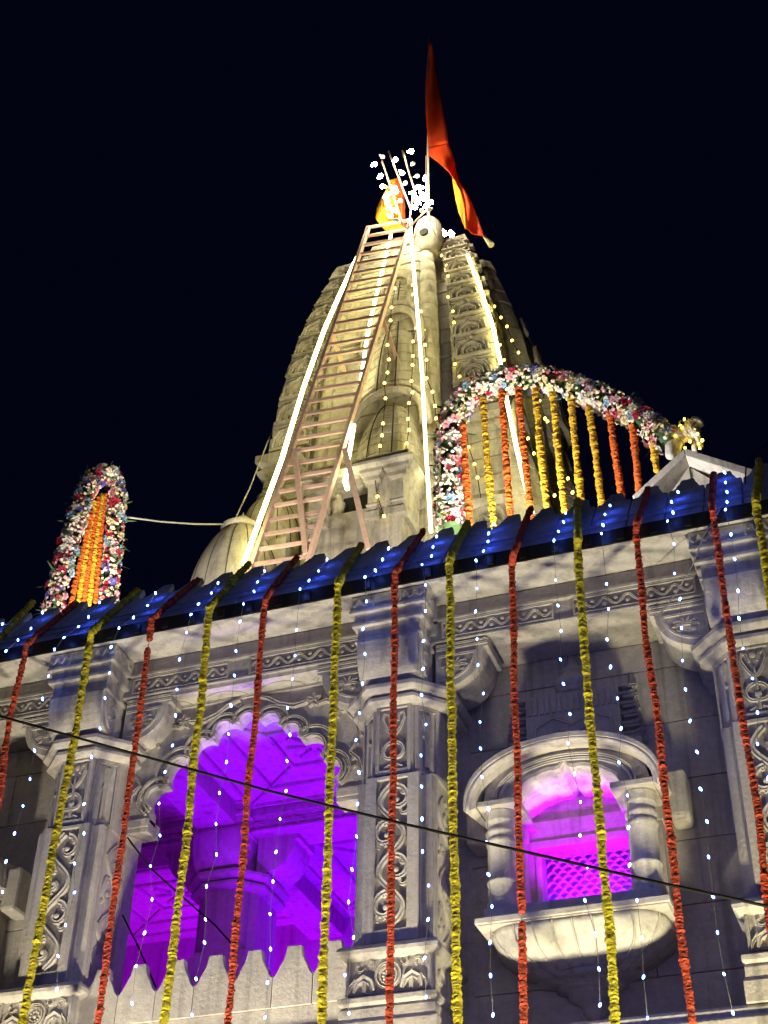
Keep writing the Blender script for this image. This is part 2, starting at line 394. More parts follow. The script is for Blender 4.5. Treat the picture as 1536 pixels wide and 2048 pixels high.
    b = MB(); vine(b, front(Y0-.004), X(-.115), X(.115), 5.55, 6.62, 4, .040, .030); b.build('scroll_carving', 'paint', c)
    # side (east) face carving
    fr = lambda u, v, d: (X(.285)+d, u, v)
    b = MB(); vine(b, fr, Y0+.13, Y0+.40, 5.5, 6.6, 4, .032, .018)
    for y in (.1, .43): b.ribbon([(Y0+y, 5.45), (Y0+y, 6.66)], .03, .014, fr)
    b.build('side_carving', 'paint', c)
    # upper panel: lotus vase between raised frames, small colonnettes on the splayed faces
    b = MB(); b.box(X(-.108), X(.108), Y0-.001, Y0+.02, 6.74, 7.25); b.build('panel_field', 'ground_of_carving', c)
    b = MB(); b.box(X(-.136), X(-.108), Y0-.02, Y0+.03, 6.70, 7.262); b.box(X(.108), X(.136), Y0-.02, Y0+.03, 6.70, 7.262)
    b.box(X(-.108), X(.108), Y0-.02, Y0+.03, 6.70, 6.74); b.box(X(-.108), X(.108), Y0-.02, Y0+.03, 7.245, 7.262)
    L(b, 'panel_frame')
    b = MB(); fr = front(Y0-.001)
    for s in (-1, 1):
        b.ribbon([(cx+s*.01*sx, 7.02), (cx+s*.05*sx, 7.08), (cx+s*.085*sx, 7.16), (cx+s*.075*sx, 7.21), (cx+s*.045*sx, 7.20), (cx+s*.03*sx, 7.14)], .022, .016, fr)
        b.ribbon(spiral(cx+s*.012*sx, 6.88, .085, .02, math.pi/2, math.pi/2-s*5.2, 20), .024, .018, fr)
        b.ribbon([(cx+s*.02*sx, 6.78), (cx+s*.07*sx, 6.755)], .02, .014, fr)
    b.ribbon([(cx, 6.76), (cx, 7.1)], [.03, .018], .016, fr); b.dome(cx, 7.2, .028, .016, fr); b.dome(cx, 6.88, .03, .02, fr)
    b.build('lotus_carving', 'paint', c)
    for s in (-1, 1):
        p0 = Vector((X(s*.137), Y0+.005, 0)); p1 = Vector((X(s*.30), Y0+.17, 0)); dv = (p1-p0); ln = dv.length; dv.normalize()
        nv = Vector((dv.y, -dv.x, 0)); nv = nv if nv.y < 0 else -nv
        fr = lambda u, v, d, p0=p0, dv=dv, nv=nv: tuple(p0+dv*u+nv*d+Vector((0, 0, v)))
        b = MB()
        for u in (.03, ln-.03): b.ribbon([(u, 6.70), (u, 7.26)], .03, .016, fr)
        for v in (6.715, 7.245): b.ribbon([(.03, v), (ln-.03, v)], .03, .016, fr)
        b.ribbon([(ln*.5, 6.76), (ln*.5, 7.0), (ln*.5, 7.02), (ln*.5, 7.06), (ln*.5, 7.2)], [.05, .042, .065, .03, .075], .02, fr)
        b.ribbon([(ln*.5-.02, 7.1), (ln*.5-.04, 7.19), (ln*.5-.015, 7.22)], .014, .016, fr); b.ribbon([(ln*.5+.02, 7.1), (ln*.5+.04, 7.19), (ln*.5+.015, 7.22)], .014, .016, fr)
        b.build('colonnette_carving', 'paint', c)
    # pedestal carving: wheel medallion, beasts and dentils
    b = MB(); fr = front(Y0-.03)
    b.ribbon(arc(cx, 5.205, .085, 0, 2*math.pi, 24), .02, .02, fr); b.ribbon(arc(cx, 5.205, .06, 0, 2*math.pi, 20), .014, .016, fr)
    for k in range(10): b.dome(cx+.036*math.cos(k*.628), 5.205+.036*math.sin(k*.628), .011, .014, fr, n=6)
    b.dome(cx, 5.205, .016, .018, fr)
    for s in (-1, 1):
        b.ribbon([(X(s*.10), 5.11), (X(s*.12), 5.17), (X(s*.17), 5.20), (X(s*.22), 5.17), (X(s*.235), 5.105)], [.03, .05, .055, .045, .02], .03, fr)
        b.ribbon([(X(s*.16), 5.17), (X(s*.165), 5.10)], .03, .026, fr)
        b.ribbon([(X(s*.22), 5.19), (X(s*.26), 5.15), (X(s*.275), 5.10)], [.04, .025, .012], .028, fr)
        b.ribbon(spiral(X(s*.20), 5.275, .04, .01, 0, s*4.5, 12), .016, .018, fr); b.ribbon(spiral(X(s*.12), 5.29, .03, .01, 3, 3+s*4, 10), .014, .016, fr)
        b.ribbon([(X(s*.285), 5.1), (X(s*.285), 5.32)], .024, .018, fr)
    b.ribbon([(X(-.29), 5.10), (X(.29), 5.10)], .018, .014, fr)
    fr = lambda u, v, d: (X(.30)+d, u, v)
    b.ribbon(spiral(Y0+.14, 5.2, .08, .02, 0, 6, 20), .02, .016, fr); b.ribbon([(Y0+.0, 5.1), (Y0+.0, 5.32)], .02, .016, fr); b.ribbon([(Y0+.3, 5.1), (Y0+.3, 5.32)], .02, .016, fr)
    b.build('pedestal_carving', 'paint', c)
    return c
C1 = column_parts('column', HALL, COLX[1])
for x in (COLX[0], COLX[2], COLX[0]*2-COLX[1]):
    copy_tree(C1, HALL, (x-COLX[1], 0, 0))

# --- beam with vine frieze, soffit strip, wall top
b = MB(); b.box(-6, 6, .12, .62, 7.84, 8.185); b.build('beam', 'paint', HALL)
b = MB(); b.box(-6, 6, .085, .13, 8.03, 8.055); b.box(-6, 6, .10, .13, 7.842, 7.86)
b.build('beam_moulding', 'paint', HALL, bevel=.004)
fz = [(-5.1, -4.1), (-3.85, -2.98), (-2.32, -1.45), (-1.27, -.31), (.36, 1.25), (1.40, 2.33), (2.98, 3.9)]
for u0, u1 in fz:
    b = MB(); fr = front(.12)
    b.box(u0, u1, .116, .13, 7.865, 8.025)
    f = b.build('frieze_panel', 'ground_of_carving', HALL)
    b = MB(); fr = front(.116); n = int((u1-u0)/.011); k = 2*round((u1-u0)/.19)
    b.ribbon([(u0+.02+(u1-u0-.04)*i/n, 7.945+.036*math.sin(2*math.pi*k/2*i/n)) for i in range(n+1)], .018, .014, fr)
    for i in range(k):
        uc = u0+.02+(u1-u0-.04)*(i+.5)/k; sg = -1 if i % 2 == 0 else 1
        b.dome(uc, 7.945+sg*.020, .019, .014, fr, n=8)
    b.ribbon([(u0, 7.875), (u1, 7.875)], .018, .014, fr); b.ribbon([(u0, 8.015), (u1, 8.015)], .02, .02, fr)
    b.ribbon([(u0+.008, 7.87), (u0+.008, 8.02)], .016, .018, fr); b.ribbon([(u1-.008, 7.87), (u1-.008, 8.02)], .016, .018, fr)
    b.build('vine_carving', 'paint', f)

# --- eave: white soffit slab, dark drip edge, sloping row of parapet panels
b = MB(); b.box(-6, 6, -.245, .8, 8.197, 8.30); b.build('eave_slab', 'white', HALL)
b = MB(); b.box(-6, 6, -.262, -.247, 8.188, 8.312)
for i in range(48): b.box(-5.9+i*.25, -5.9+i*.25+.05, -.278, -.262, 8.205, 8.285)
b.build('drip_edge', 'black', HALL)
SL0 = Vector((0, -.262, 8.312)); SLD = Vector((0, .62, .82)).normalized(); SLN = Vector((0, -SLD.z, SLD.y))
SLEN = 1.02; PW = .289
def panel_mesh(nm, wd, base, half, th, name):
    pts = [(-wd/2, base)] + [(-u, v) for u, v in half] + [(u, v) for u, v in half[::-1]] + [(wd/2, base)]
    b = MB(); b.prism(pts, 0, th, lambda u, v, d: (u, v, d)); return b.mesh(name, nm)
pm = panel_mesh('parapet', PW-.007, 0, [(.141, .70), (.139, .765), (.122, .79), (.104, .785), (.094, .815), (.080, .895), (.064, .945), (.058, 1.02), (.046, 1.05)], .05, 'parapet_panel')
rotm = Matrix((Vector((1, 0, 0)), SLD, SLN)).transposed()
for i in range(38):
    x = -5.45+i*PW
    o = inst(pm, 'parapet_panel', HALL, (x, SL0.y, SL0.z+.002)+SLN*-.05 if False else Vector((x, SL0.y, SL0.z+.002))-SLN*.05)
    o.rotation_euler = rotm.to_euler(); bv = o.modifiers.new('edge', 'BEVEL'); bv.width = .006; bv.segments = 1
b = MB()
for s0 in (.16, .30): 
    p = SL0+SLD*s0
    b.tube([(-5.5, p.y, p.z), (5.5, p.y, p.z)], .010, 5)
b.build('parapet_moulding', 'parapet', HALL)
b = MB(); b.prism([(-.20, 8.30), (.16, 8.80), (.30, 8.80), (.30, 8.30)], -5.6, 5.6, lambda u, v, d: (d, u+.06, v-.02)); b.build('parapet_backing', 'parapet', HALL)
b = MB(); b.box(-6, 6, .8, 12, 8.2, 8.6); b.build('roof_terrace', 'wallstone', HALL)

# --- recessed bay walls in ashlar blocks
def ashlar(x0, x1, z0, z1, Y, hole=None):
    zs = [z0]; 
    while zs[-1] < z1-.2: zs.append(min(zs[-1]+.47, z1) if z1-zs[-1] > .7 else z1)
    for r in range(len(zs)-1):
        xs = [x0]; step = .92; first = .46 if r % 2 else .92
        while xs[-1] < x1-.01:
            nx = xs[-1]+(first if len(xs) == 1 else step); xs.append(x1 if x1-nx < .25 else nx)
        for i in range(len(xs)-1):
            a, c_, p, q = xs[i]+.003, xs[i+1]-.003, zs[r]+.003, zs[r+1]-.003
            cells = [(a, c_, p, q)]
            if hole:
                hx0, hx1, hz0, hz1 = hole
                if a < hx1 and c_ > hx0 and p < hz1 and q > hz0:
                    cells = []
                    if p < hz0-.01: cells.append((a, c_, p, hz0))
                    if q > hz1+.01: cells.append((a, c_, hz1, q))
                    pp, qq = max(p, hz0), min(q, hz1)
                    if a < hx0-.01: cells.append((a, hx0, pp, qq))
                    if c_ > hx1+.01: cells.append((hx1, c_, pp, qq))
            for cc in cells:
                b = MB(); j = random.uniform(-.003, .003); b.box(cc[0], cc[1], Y+j, Y+.16, cc[2], cc[3])
                b.build('block', 'wallstone', WALL, bevel=.004)
for (wx0, wx1, hole) in ((.305, 2.375, (.86, 1.60, 5.66, 6.46)), (-5.03, -2.94, (-4.46, -3.72, 5.66, 6.46))):
    b = MB(); h = hole
    b.box(wx0, h[0], .63, .80, LEDGE, 7.84); b.box(h[1], wx1, .63, .80, LEDGE, 7.84); b.box(h[0], h[1], .63, .80, LEDGE, h[2]); b.box(h[0], h[1], .63, .80, h[3], 7.84)
    WALL = b.build('wall', 'dark', HALL)
    ashlar(wx0, wx1, LEDGE, 7.838, .60, hole)
    # low skirting course
    b = MB(); b.box(wx0, wx1, .53, .60, LEDGE, 4.93); b.box(wx0, wx1, .55, .60, 4.93, 4.97); b.build('skirting', 'paint', WALL, bevel=.006)

# --- carved aedicule above the window, in low relief
def aedicule(cx):
    b = MB(); Y = .60; fr = front(Y)
    b.box(cx-.50, cx+.50, Y-.05, Y+.01, 6.95, 7.02)
    b.box(cx-.36, cx+.36, Y-.07, Y+.01, 7.02, 7.30)
    for i in range(15): b.box(cx-.34+i*.047, cx-.34+i*.047+.026, Y-.085, Y-.068, 7.31, 7.45)
    b.box(cx-.36, cx+.36, Y-.07, Y+.01, 7.30, 7.46); b.box(cx-.42, cx+.42, Y-.055, Y+.01, 7.46, 7.49)
    for s in (-1, 1):
        for k in range(6):
            z = 6.98+k*.085
            b.ribbon([(cx+s*.36, z), (cx+s*.47, z+.005), (cx+s*(.53-.012*k), z+.03), (cx+s*.50, z+.055), (cx+s*.38, z+.055)], .03, .05, fr)
    f2 = front(Y-.07)
    b.ribbon([(cx-.3, 7.05), (cx-.29, 7.2), (cx-.15, 7.27), (cx, 7.19), (cx+.15, 7.27), (cx+.29, 7.2), (cx+.3, 7.05)], .03, .02, f2)
    b.ribbon([(cx-.2, 7.05), (cx-.12, 7.17), (cx, 7.10), (cx+.12, 7.17), (cx+.2, 7.05)], .025, .018, f2)
    # half-round pot finial
    prof = [(.11, 7.49), (.13, 7.515), (.10, 7.53), (.135, 7.555), (.145, 7.60), (.12, 7.64), (.075, 7.665), (.095, 7.685), (.085, 7.71), (.05, 7.74), (.05, 7.77), (.01, 7.81)]
    rings = [[(cx+r*math.cos(a), Y-.0-r*.7*math.sin(a), z) for a in [math.pi*i/12 for i in range(13)]] for r, z in prof]
    b.loft(rings, smooth=True)
    return b.build('niche_relief', 'wallstone', HALL, bevel=.004)
aedicule(1.25)

# --- balcony window (part of the hall)
def cusp_outline(cx, z0, hw, rise, n, bulge, pointed=.0):
    cus = []
    for i in range(n+1):
        t = math.pi*i/n
        x = -hw*math.cos(t); z = rise*math.sin(t)**.9 if 0 < i < n else 0
        cus.append((cx+x, z0+z))
    out = []
    for i in range(n):
        (x0, y0), (x1, y1) = cus[i], cus[i+1]
        L = math.hypot(x1-x0, y1-y0); nx, ny = -(y1-y0)/L, (x1-x0)/L
        for k in range(8 if i < n-1 else 9):
            t = k/8
            s = math.sin(math.pi*t)**.75*bulge*L
            if pointed and i == n//2: s += pointed*L*max(0, 1-abs(t-.5)*4)
            out.append((x0+(x1-x0)*t+nx*s, y0+(y1-y0)*t+ny*s))
    return out, cus
def plate_from_outline(b, out, outer, y0, y1):         # strip between opening outline and the outer edge polygon of equal length
    n = len(out)
    for Y, flip in ((y0, 0), (y1, 1)):
        vs = [(x, Y, z) for x, z in out] + [(x, Y, z) for x, z in outer]
        b.add(vs, [[i, i+1, n+i+1, n+i] for i in range(n-1)])
    b.add([(x, Y, z) for Y in (y0, y1) for x, z in out], [[i, i+1, n+i+1, n+i] for i in range(n-1)], smooth=False)
    b.add([(x, Y, z) for Y in (y0, y1) for x, z in outer], [[i, i+1, n+i+1, n+i] for i in range(n-1)])
    for k in (0, n-1):
        b.add([(out[k][0], y0, out[k][1]), (out[k][0], y1, out[k][1]), (outer[k][0], y1, outer[k][1]), (outer[k][0], y0, outer[k][1])], [[0, 1, 2, 3]])
def jharokha(cx):
    # sill slab
    b = MB(); b.box(cx-.655, cx+.655, .04, .62, 5.515, 5.56); b.box(cx-.64, cx+.64, .055, .62, 5.50, 5.515); b.box(cx-.60, cx+.60, .09, .62, 5.56, 5.64)
    J = b.build('balcony_window', 'paint', HALL, bevel=.006)
    # lotus bowl below the sill
    b = MB(); rings = []
    K = [(0, 5.50, 1.0), (.02, 5.46, .985), (.06, 5.41, .93), (.12, 5.36, .84), (.20, 5.305, .70), (.29, 5.255, .52), (.37, 5.22, .36)]
    for q, z, hk in K:
        hw = .645*hk; yf = .06+q*1.0
        n = 25; r = []
        for i in range(n):
            t = -1+2*i/(n-1)
            e = 1-abs(t)**7
            r.append((cx+t*hw, .60-(.60-yf)*max(e, 0)**.45, z+.006*math.cos(t*6*math.pi*1.0)*(1 if q > 0 else 0)))
        rings.append(r)
    b.loft(rings, smooth=True)
    bowl = b.build('lotus_bowl', 'white', J)
    b = MB()
    for k in range(-4, 5):
        pts = []
        for q, z, hk in [tuple(K[i][n_]+(K[i+1][n_]-K[i][n_])*t for n_ in range(3)) for i in range(6) for t in (0, .5)]:
            hw = .645*hk; t = k/4.6*(.86+.25*math.sin(q*6+.3)) if abs(k) < 4 else k/4.6
            e = max(1-abs(t)**7, 0)**.45
            pts.append((cx+t*hw, .60-(.60-(.06+q*1.0))*e-.003, z-.002))
        b.tube(pts, .007, 5)
    b.build('petal_ribs', 'paint', bowl)
    b = MB()
    prof = [(.38, 5.26), (.36, 5.235), (.30, 5.225), (.24, 5.215), (.25, 5.195), (.235, 5.18), (.17, 5.165), (.18, 5.145), (.16, 5.12), (.10, 5.09), (.075, 5.06), (.085, 5.04), (.05, 5.0), (.01, 4.97)]
    b.loft([[(cx+r*math.cos(a), .605-r*.75*math.sin(a), z) for a in [math.pi*i/20 for i in range(21)]] for r, z in prof], smooth=True)
    b.build('corbel_pendant', 'paint', J)
    # pair of turned columns
    for s in (-1, 1):
        x = cx+s*.495; R = .103
        b = MB(); b.lathe([(R*1.12, 5.64), (R*1.12, 5.70), (R*1.0, 5.72), (R*1.02, 5.78), (R*1.0, 5.835), (R*1.08, 5.845), (R*1.08, 5.862), (R*.96, 5.87), (R*.97, 6.12), (R*1.06, 6.13), (R*1.10, 6.15), (R*1.04, 6.165),
                           (R*.94, 6.175), (R*.94, 6.19), (R*1.08, 6.205), (R*1.10, 6.225), (R*1.0, 6.24), (R*.92, 6.255), (R*.94, 6.275), (R*1.08, 6.29), (R*1.10, 6.305), (R*1.05, 6.33), (R*1.12, 6.36), (R*1.12, 6.375)], x, .22, 24)
        b.build('column_shaft', 'white', J)
        b = MB(); b.box(x-.10, x+.10, .44, .60, 5.64, 6.375); b.box(x-.115, x+.115, .43, .60, 6.28, 6.375); b.build('wall_pilaster', 'paint', J, bevel=.006)
        b = MB(); b.box(x-.15-.02*s, x+.15-.02*s, .06, .60, 6.375, 6.42) ; b.build('column_capital', 'paint', J, bevel=.005)
    # hood: bent eave slab, cusped spandrel plate and deep cusped soffit
    out, cus = cusp_outline(cx, 6.385, .40, .225, 9, .11, .30)
    hw, zs, rise = .70, 6.36, .46
    def hood(t, e=0): 
        a = math.pi*t; return (cx-(hw+e)*math.cos(a), zs+(rise+e)*math.sin(a)**.85 if 0 < t < 1 else zs)
    n = len(out)
    outer = []
    for i in range(n):
        t = .13+.74*i/(n-1); x, z = hood(t, -.065); outer.append((x, z))
    outer[0] = (cx-.60, 6.42); outer[-1] = (cx+.60, 6.42)
    b = MB(); plate_from_outline(b, [(x, z+.015) for x, z in out], outer, .13, .17); b.build('cusped_arch', 'paint', J)
    b = MB(); plate_from_outline(b, out, [(x, z+.02) for x, z in out], .12, .60); b.build('arch_soffit', 'white', J)
    b = MB(); fr = front(.13)
    for e, wd, h in ((.045, .022, .02), (.075, .02, .03)):
        b.ribbon([(cx+(x-cx)*(1+e*1.9), 6.40+(z-6.385)*(1+e*3.2)) for x, z in cusp_outline(cx, 6.385, .40, .24, 1, .0)[0] ] if False else
                 [(cx-(.43+e)*math.cos(math.pi*i/30), 6.40+(.235+e)*math.sin(math.pi*i/30)**.8) for i in range(31)], wd, h, fr)
    b.ribbon([(x, z+.022) for x, z in out], .012, .012, fr)
    for s in (-1, 1):
        b.ribbon(spiral(cx+s*.53, 6.50, .05, .015, 1.5, 1.5+s*4.5, 14), .014, .014, fr)
    b.build('arch_moulding', 'white', J)
    N = 40
    topo = [hood(i/N, .0) for i in range(N+1)]; lowo = [hood(i/N, -.07) for i in range(N+1)]
    b = MB()
    rings = []
    for i in range(N+1):
        (x, z), (xl, zl) = topo[i], lowo[i]
        rings.append([(x, -.02, z-.035), (x, -.02, z+.0), (x, .03, z+.03), (x, .60, z+.09), (xl, .60, zl+.03), (xl, .03, zl), (x+(xl-x)*.35, -.005, z-.04)])
    b.loft(rings, smooth=False); b.build('hood', 'paint', J, bevel=0)
    b = MB(); b.tube([(x+(cx-x)*.035, .0, z-.045) for x, z in topo], .016, 6); b.build('hood_roll', 'white', J)
    for s in (-1, 1):   # curled ends of the hood at the wall
        b = MB(); xx = cx+s*.70
        b.box(xx-.04 if s > 0 else xx-.10, xx+.10 if s > 0 else xx+.04, .36, .60, 6.25, 6.62); b.build('hood_shoulder', 'paint', J, bevel=.03)
    # window in the wall: lintels, jambs, stone lattice of scales
    b = MB(); b.box(cx-.40, cx+.40, .56, .74, 6.30, 6.455); b.box(cx-.40, cx+.40, .54, .74, 6.235, 6.295); b.build('lintel', 'paint', J, bevel=.006)
    b = MB(); b.box(cx-.40, cx-.315, .60, .76, 5.66, 6.235); b.box(cx-.355, cx-.325, .585, .60, 5.66, 6.20); b.build('jamb', 'paint', J, bevel=.006)
    b = MB(); b.box(cx+.33, cx+.40, .60, .76, 5.66, 6.235); b.build('jamb', 'paint', J, bevel=.006)
    b = MB(); fr = front(.735); r = .038
    for j in range(16):
        for i in range(-9, 10):
            u = cx+(i+(.5 if j % 2 else 0))*2*r; v = 5.67+j*r*1.0
            if u-r < cx-.33 or u+r > cx+.345: continue
            b.ribbon(arc(u, v, r, 0.08, math.pi-.08, 7), .0105, .02, fr)
    lat = b.build('scale_lattice', 'white', J)
    b = MB(); b.box(cx-.45, cx+.45, .97, 1.02, 5.6, 6.5); b.build('inner_screen', 'wallstone', J)
    b = MB(); b.box(cx+.22, cx+.34, .50, .52, 5.70, 5.725); b.build('led_strip', 'violet_strip', J)
    return J
J1 = jharokha(1.25)
copy_tree(J1, HALL, (-5.32, 0, 0))
spot('window_magenta_lamp', (1.25, .20, 5.67), (1.25, .60, 6.18), 105, (.52, .0002, 1.0), 80, .6, .05)
spot('window_violet_lamp', (1.20, .86, 5.67), (1.2, .93, 6.2), 60, (.10, .001, 1.0), 170, .5, .03)

# --- cusped arch of the open bay
ACX = -1.34
_h = [(.79, 6.89), (.665, 7.10), (.468, 7.315), (.30, 7.445), (.10, 7.55)]
cus = [(ACX-u, v) for u, v in _h] + [(ACX+u, v) for u, v in _h[::-1]]
out = [(ACX-.79, 6.80)]
for i in range(9):
    (x0, y0), (x1, y1) = cus[i], cus[i+1]; L = math.hypot(x1-x0, y1-y0); nx, ny = -(y1-y0)/L, (x1-x0)/L
    for k in range(9 if i == 8 else 8):
        t = k/8; q = math.sin(math.pi*t)**.7*.36*L + (.16*L*max(0, 1-abs(t-.5)*4) if i == 4 else 0)
        out.append((x0+(x1-x0)*t+nx*q, y0+(y1-y0)*t+ny*q))
out.append((ACX+.79, 6.80))
def outer_pt(x, z):
    dx, dz = x-ACX, z-6.8; k = 9
    if abs(dx) > 1e-6: k = min(k, 1.05/abs(dx))
    if dz > 1e-6: k = min(k, 1.005/dz)
    return (ACX+dx*k, 6.8+dz*k)
outer = [outer_pt(x, z) for x, z in out]
b = MB(); plate_from_outline(b, out, outer, .32, .42)
A = b.build('cusped_arch', 'paint', HALL)
b = MB(); fr = front(.32)
for i in range(9):
    (x0, z0), (x1, z1) = cus[i], cus[i+1]; mx, mz = (x0+x1)/2, (z0+z1)/2; L = math.hypot(x1-x0, z1-z0)
    a = math.atan2(z1-z0, x1-x0)
    nx, nz = -(z1-z0)/L, (x1-x0)/L
    ux, uz = mx+nx*L*.02, mz+nz*L*.02
    for rr, wd, h in ((.68, .022, .032), (.52, .016, .02), (.41, .022, .036)):
        b.ribbon(arc(ux, uz, L*rr, a+.05, a+math.pi-.05, 16), wd, h, fr)
    for k in range(7):
        t = a+.3+k*(math.pi-.6)/6; b.ribbon([(ux+L*.52*math.cos(t), uz+L*.52*math.sin(t)), (ux+L*.63*math.cos(t), uz+L*.63*math.sin(t))], .014, .01, fr)
b.build('lobe_moulding', 'paint', A)
for s in (-1, 1):
    b = MB()
    def Q(u, v): return (ACX+s*u, v)
    b.ribbon([Q(.98, 7.25), Q(.93, 7.40), Q(.86, 7.50), Q(.80, 7.50), Q(.78, 7.45)], .03, .036, fr)
    b.ribbon([Q(.90, 7.44), Q(.80, 7.58), Q(.68, 7.62), Q(.60, 7.60)], [.04, .036, .03, .02], .04, fr)
    b.ribbon([Q(.52, 7.64), Q(.40, 7.62), Q(.28, 7.66), Q(.16, 7.74), Q(.08, 7.76)], [.02, .04, .035, .03, .01], .04, fr)
    b.ribbon(spiral(*Q(.10, 7.735), .035, .01, 0, s*4.5, 12), .016, .018, fr)
    fx, fz = Q(.57, 7.645)
    for k in range(5): b.ribbon([(fx, fz), (fx+.035*math.cos(k*1.257+.3), fz+.035*math.sin(k*1.257+.3)), (fx+.068*math.cos(k*1.257+.3), fz+.068*math.sin(k*1.257+.3))], [.02, .045, .008], .04, fr)
    b.dome(fx, fz, .02, .04, fr)
    b.ribbon([Q(1.0, 6.95), Q(.97, 7.05), Q(.90, 7.12), Q(.95, 7.2)], .03, .036, fr); b.ribbon(spiral(*Q(.93, 7.02), .06, .01, 1, 1+s*5, 14), .018, .02, fr)
    b.ribbon([Q(1.02, 7.79), Q(.0, 7.79)], .02, .026, fr)
    b.ribbon([Q(.86, 7.79), Q(1.0, 7.55)], .02, .026, fr)
    b.build('spandrel_carving', 'paint', A)
    b = MB(); x0, x1 = sorted((ACX+s*.79, ACX+s*1.04)); b.box(x0, x1, .30, .50, 6.76, 6.835); b.box(x0+.0, x1, .31, .49, 6.72, 6.76); b.build('impost', 'paint', A, bevel=.006)
# stone strip between beam and arch head (curved lines cut in it)
b = MB(); b.box(-2.35, -.28, .125, .62, 7.805, 7.838); st = b.build('soffit_strip', 'white', HALL)
b = MB()
fr = lambda u, v, d: (u, v, 7.805-d)
for k in range(4): b.ribbon([(-2.05+k*.5-.2*math.cos(math.pi*i/12), .32-.13*math.sin(math.pi*i/12)) for i in range(13)], .008, .004, fr)
b.build('incised_arcs', 'ground_of_carving', st)

# --- balustrade of the open bay
bm_ = panel_mesh('paint', .293, 5.115, [(.1465, 5.335), (.140, 5.325), (.118, 5.355), (.092, 5.41), (.066, 5.455), (.056, 5.50), (.05, 5.535)], .055, 'balustrade_slab')
BAL = empty('balustrade', (-2.2, .05, 5.115)); BAL.parent = HALL
for i in range(7):
    x = -2.205+i*.2985
    o = inst(bm_, 'balustrade_slab', BAL, (x, .115, 0)); o.rotation_euler = (math.radians(90), 0, 0)
    bv = o.modifiers.new('edge', 'BEVEL'); bv.width = .006; bv.segments = 2

# --- inside of the open bay
b = MB(); b.box(-5.6, .9, 5.3, 5.5, LEDGE, 8.2); RW = b.build('back_wall', 'wallstone', HALL)
b = MB()
for x0, x1 in ((-3.9, -2.9), (-2.2, -.9)):
    fr = front(5.3)
    for z in (5.9, 7.25): b.ribbon([(x0, z), (x1, z)], .05, .03, fr)
    vine(b, lambda u, v, d: (v, 5.3-d, u), 6.0, 6.4, x0+.05, x1-.05, 4, .03, .02)
b.build('wall_carving', 'paint', RW)
b = MB(); b.box(-5.6, .9, .62, 5.3, 8.05, 8.19); b.build('ceiling', 'paint', HALL)
b = MB(); fr = lambda u, v, d: (u, v, 8.05-d)
for (cx_, cy_) in ((-1.32, 1.62), (-1.32, 4.15), (-3.9, 4.15), (-3.9, 1.62)):
    for r_ in (.30, .62, .92): b.ribbon([(cx_+r_*1.1*u, cy_+r_*v) for u, v in ((-1, -1), (1, -1), (1, 1), (-1, 1), (-1, -1))], .05, .03, fr)
    for k in range(8): b.ribbon([(cx_+.08*math.cos(k*.785), cy_+.08*math.sin(k*.785)), (cx_+.26*math.cos(k*.785), cy_+.26*math.sin(k*.785))], [.02, .08], .03, fr)
    for a_ in (1, -1): b.ribbon([(cx_-1.0*a_, cy_-.9), (cx_-.34*a_, cy_-.3)], .04, .025, fr); b.ribbon([(cx_+.34*a_, cy_+.3), (cx_+1.0*a_, cy_+.9)], .04, .025, fr)
b.build('ceiling_carving', 'paint', HALL)
b = MB()
for x in (-2.65, 0.02): b.box(x-.2, x+.2, .62, 5.3, 7.84, 8.05)
b.box(-5.6, .9, 2.62, 3.02, 7.80, 8.05); b.box(-5.6, .9, 2.58, 3.06, 7.95, 8.05)
b.build('ceiling_beam', 'paint', HALL, bevel=.01)
b = MB(); fr = lambda u, v, d: (u, 2.62-d, v)
for i in range(11): leafpanel(b, fr, -4.9+i*.42-.16, -4.9+i*.42+.16, 7.83, 7.92)
b.ribbon([(-5.5, 7.94), (.9, 7.94)], .02, .016, fr); b.ribbon([(-5.5, 7.815), (.9, 7.815)], .02, .016, fr)
b.build('beam_carving', 'paint', HALL)
CI = column_parts('inner_column', HALL, -2.62, detail=False, Y0=2.62, sx=1.0)
CI2 = copy_tree(CI, HALL, (2.65, 0, 0))
b = MB(); b.box(.30, .42, .6, 5.3, LEDGE, 8.05); b.build('side_wall', 'wallstone', HALL)
# glazed black frame standing inside by the middle column
b = MB(); b.box(-.42, -.385, .75, .79, 5.4, 6.22); b.box(-.42, -.15, .75, .79, 6.19, 6.22)
b.box(-.44, -.36, .73, .8, 5.70, 5.73)
fb = b.build('window_grille', 'black'); tag(fb, 'black metal frame standing beside the middle column in the purple bay', 'frame')

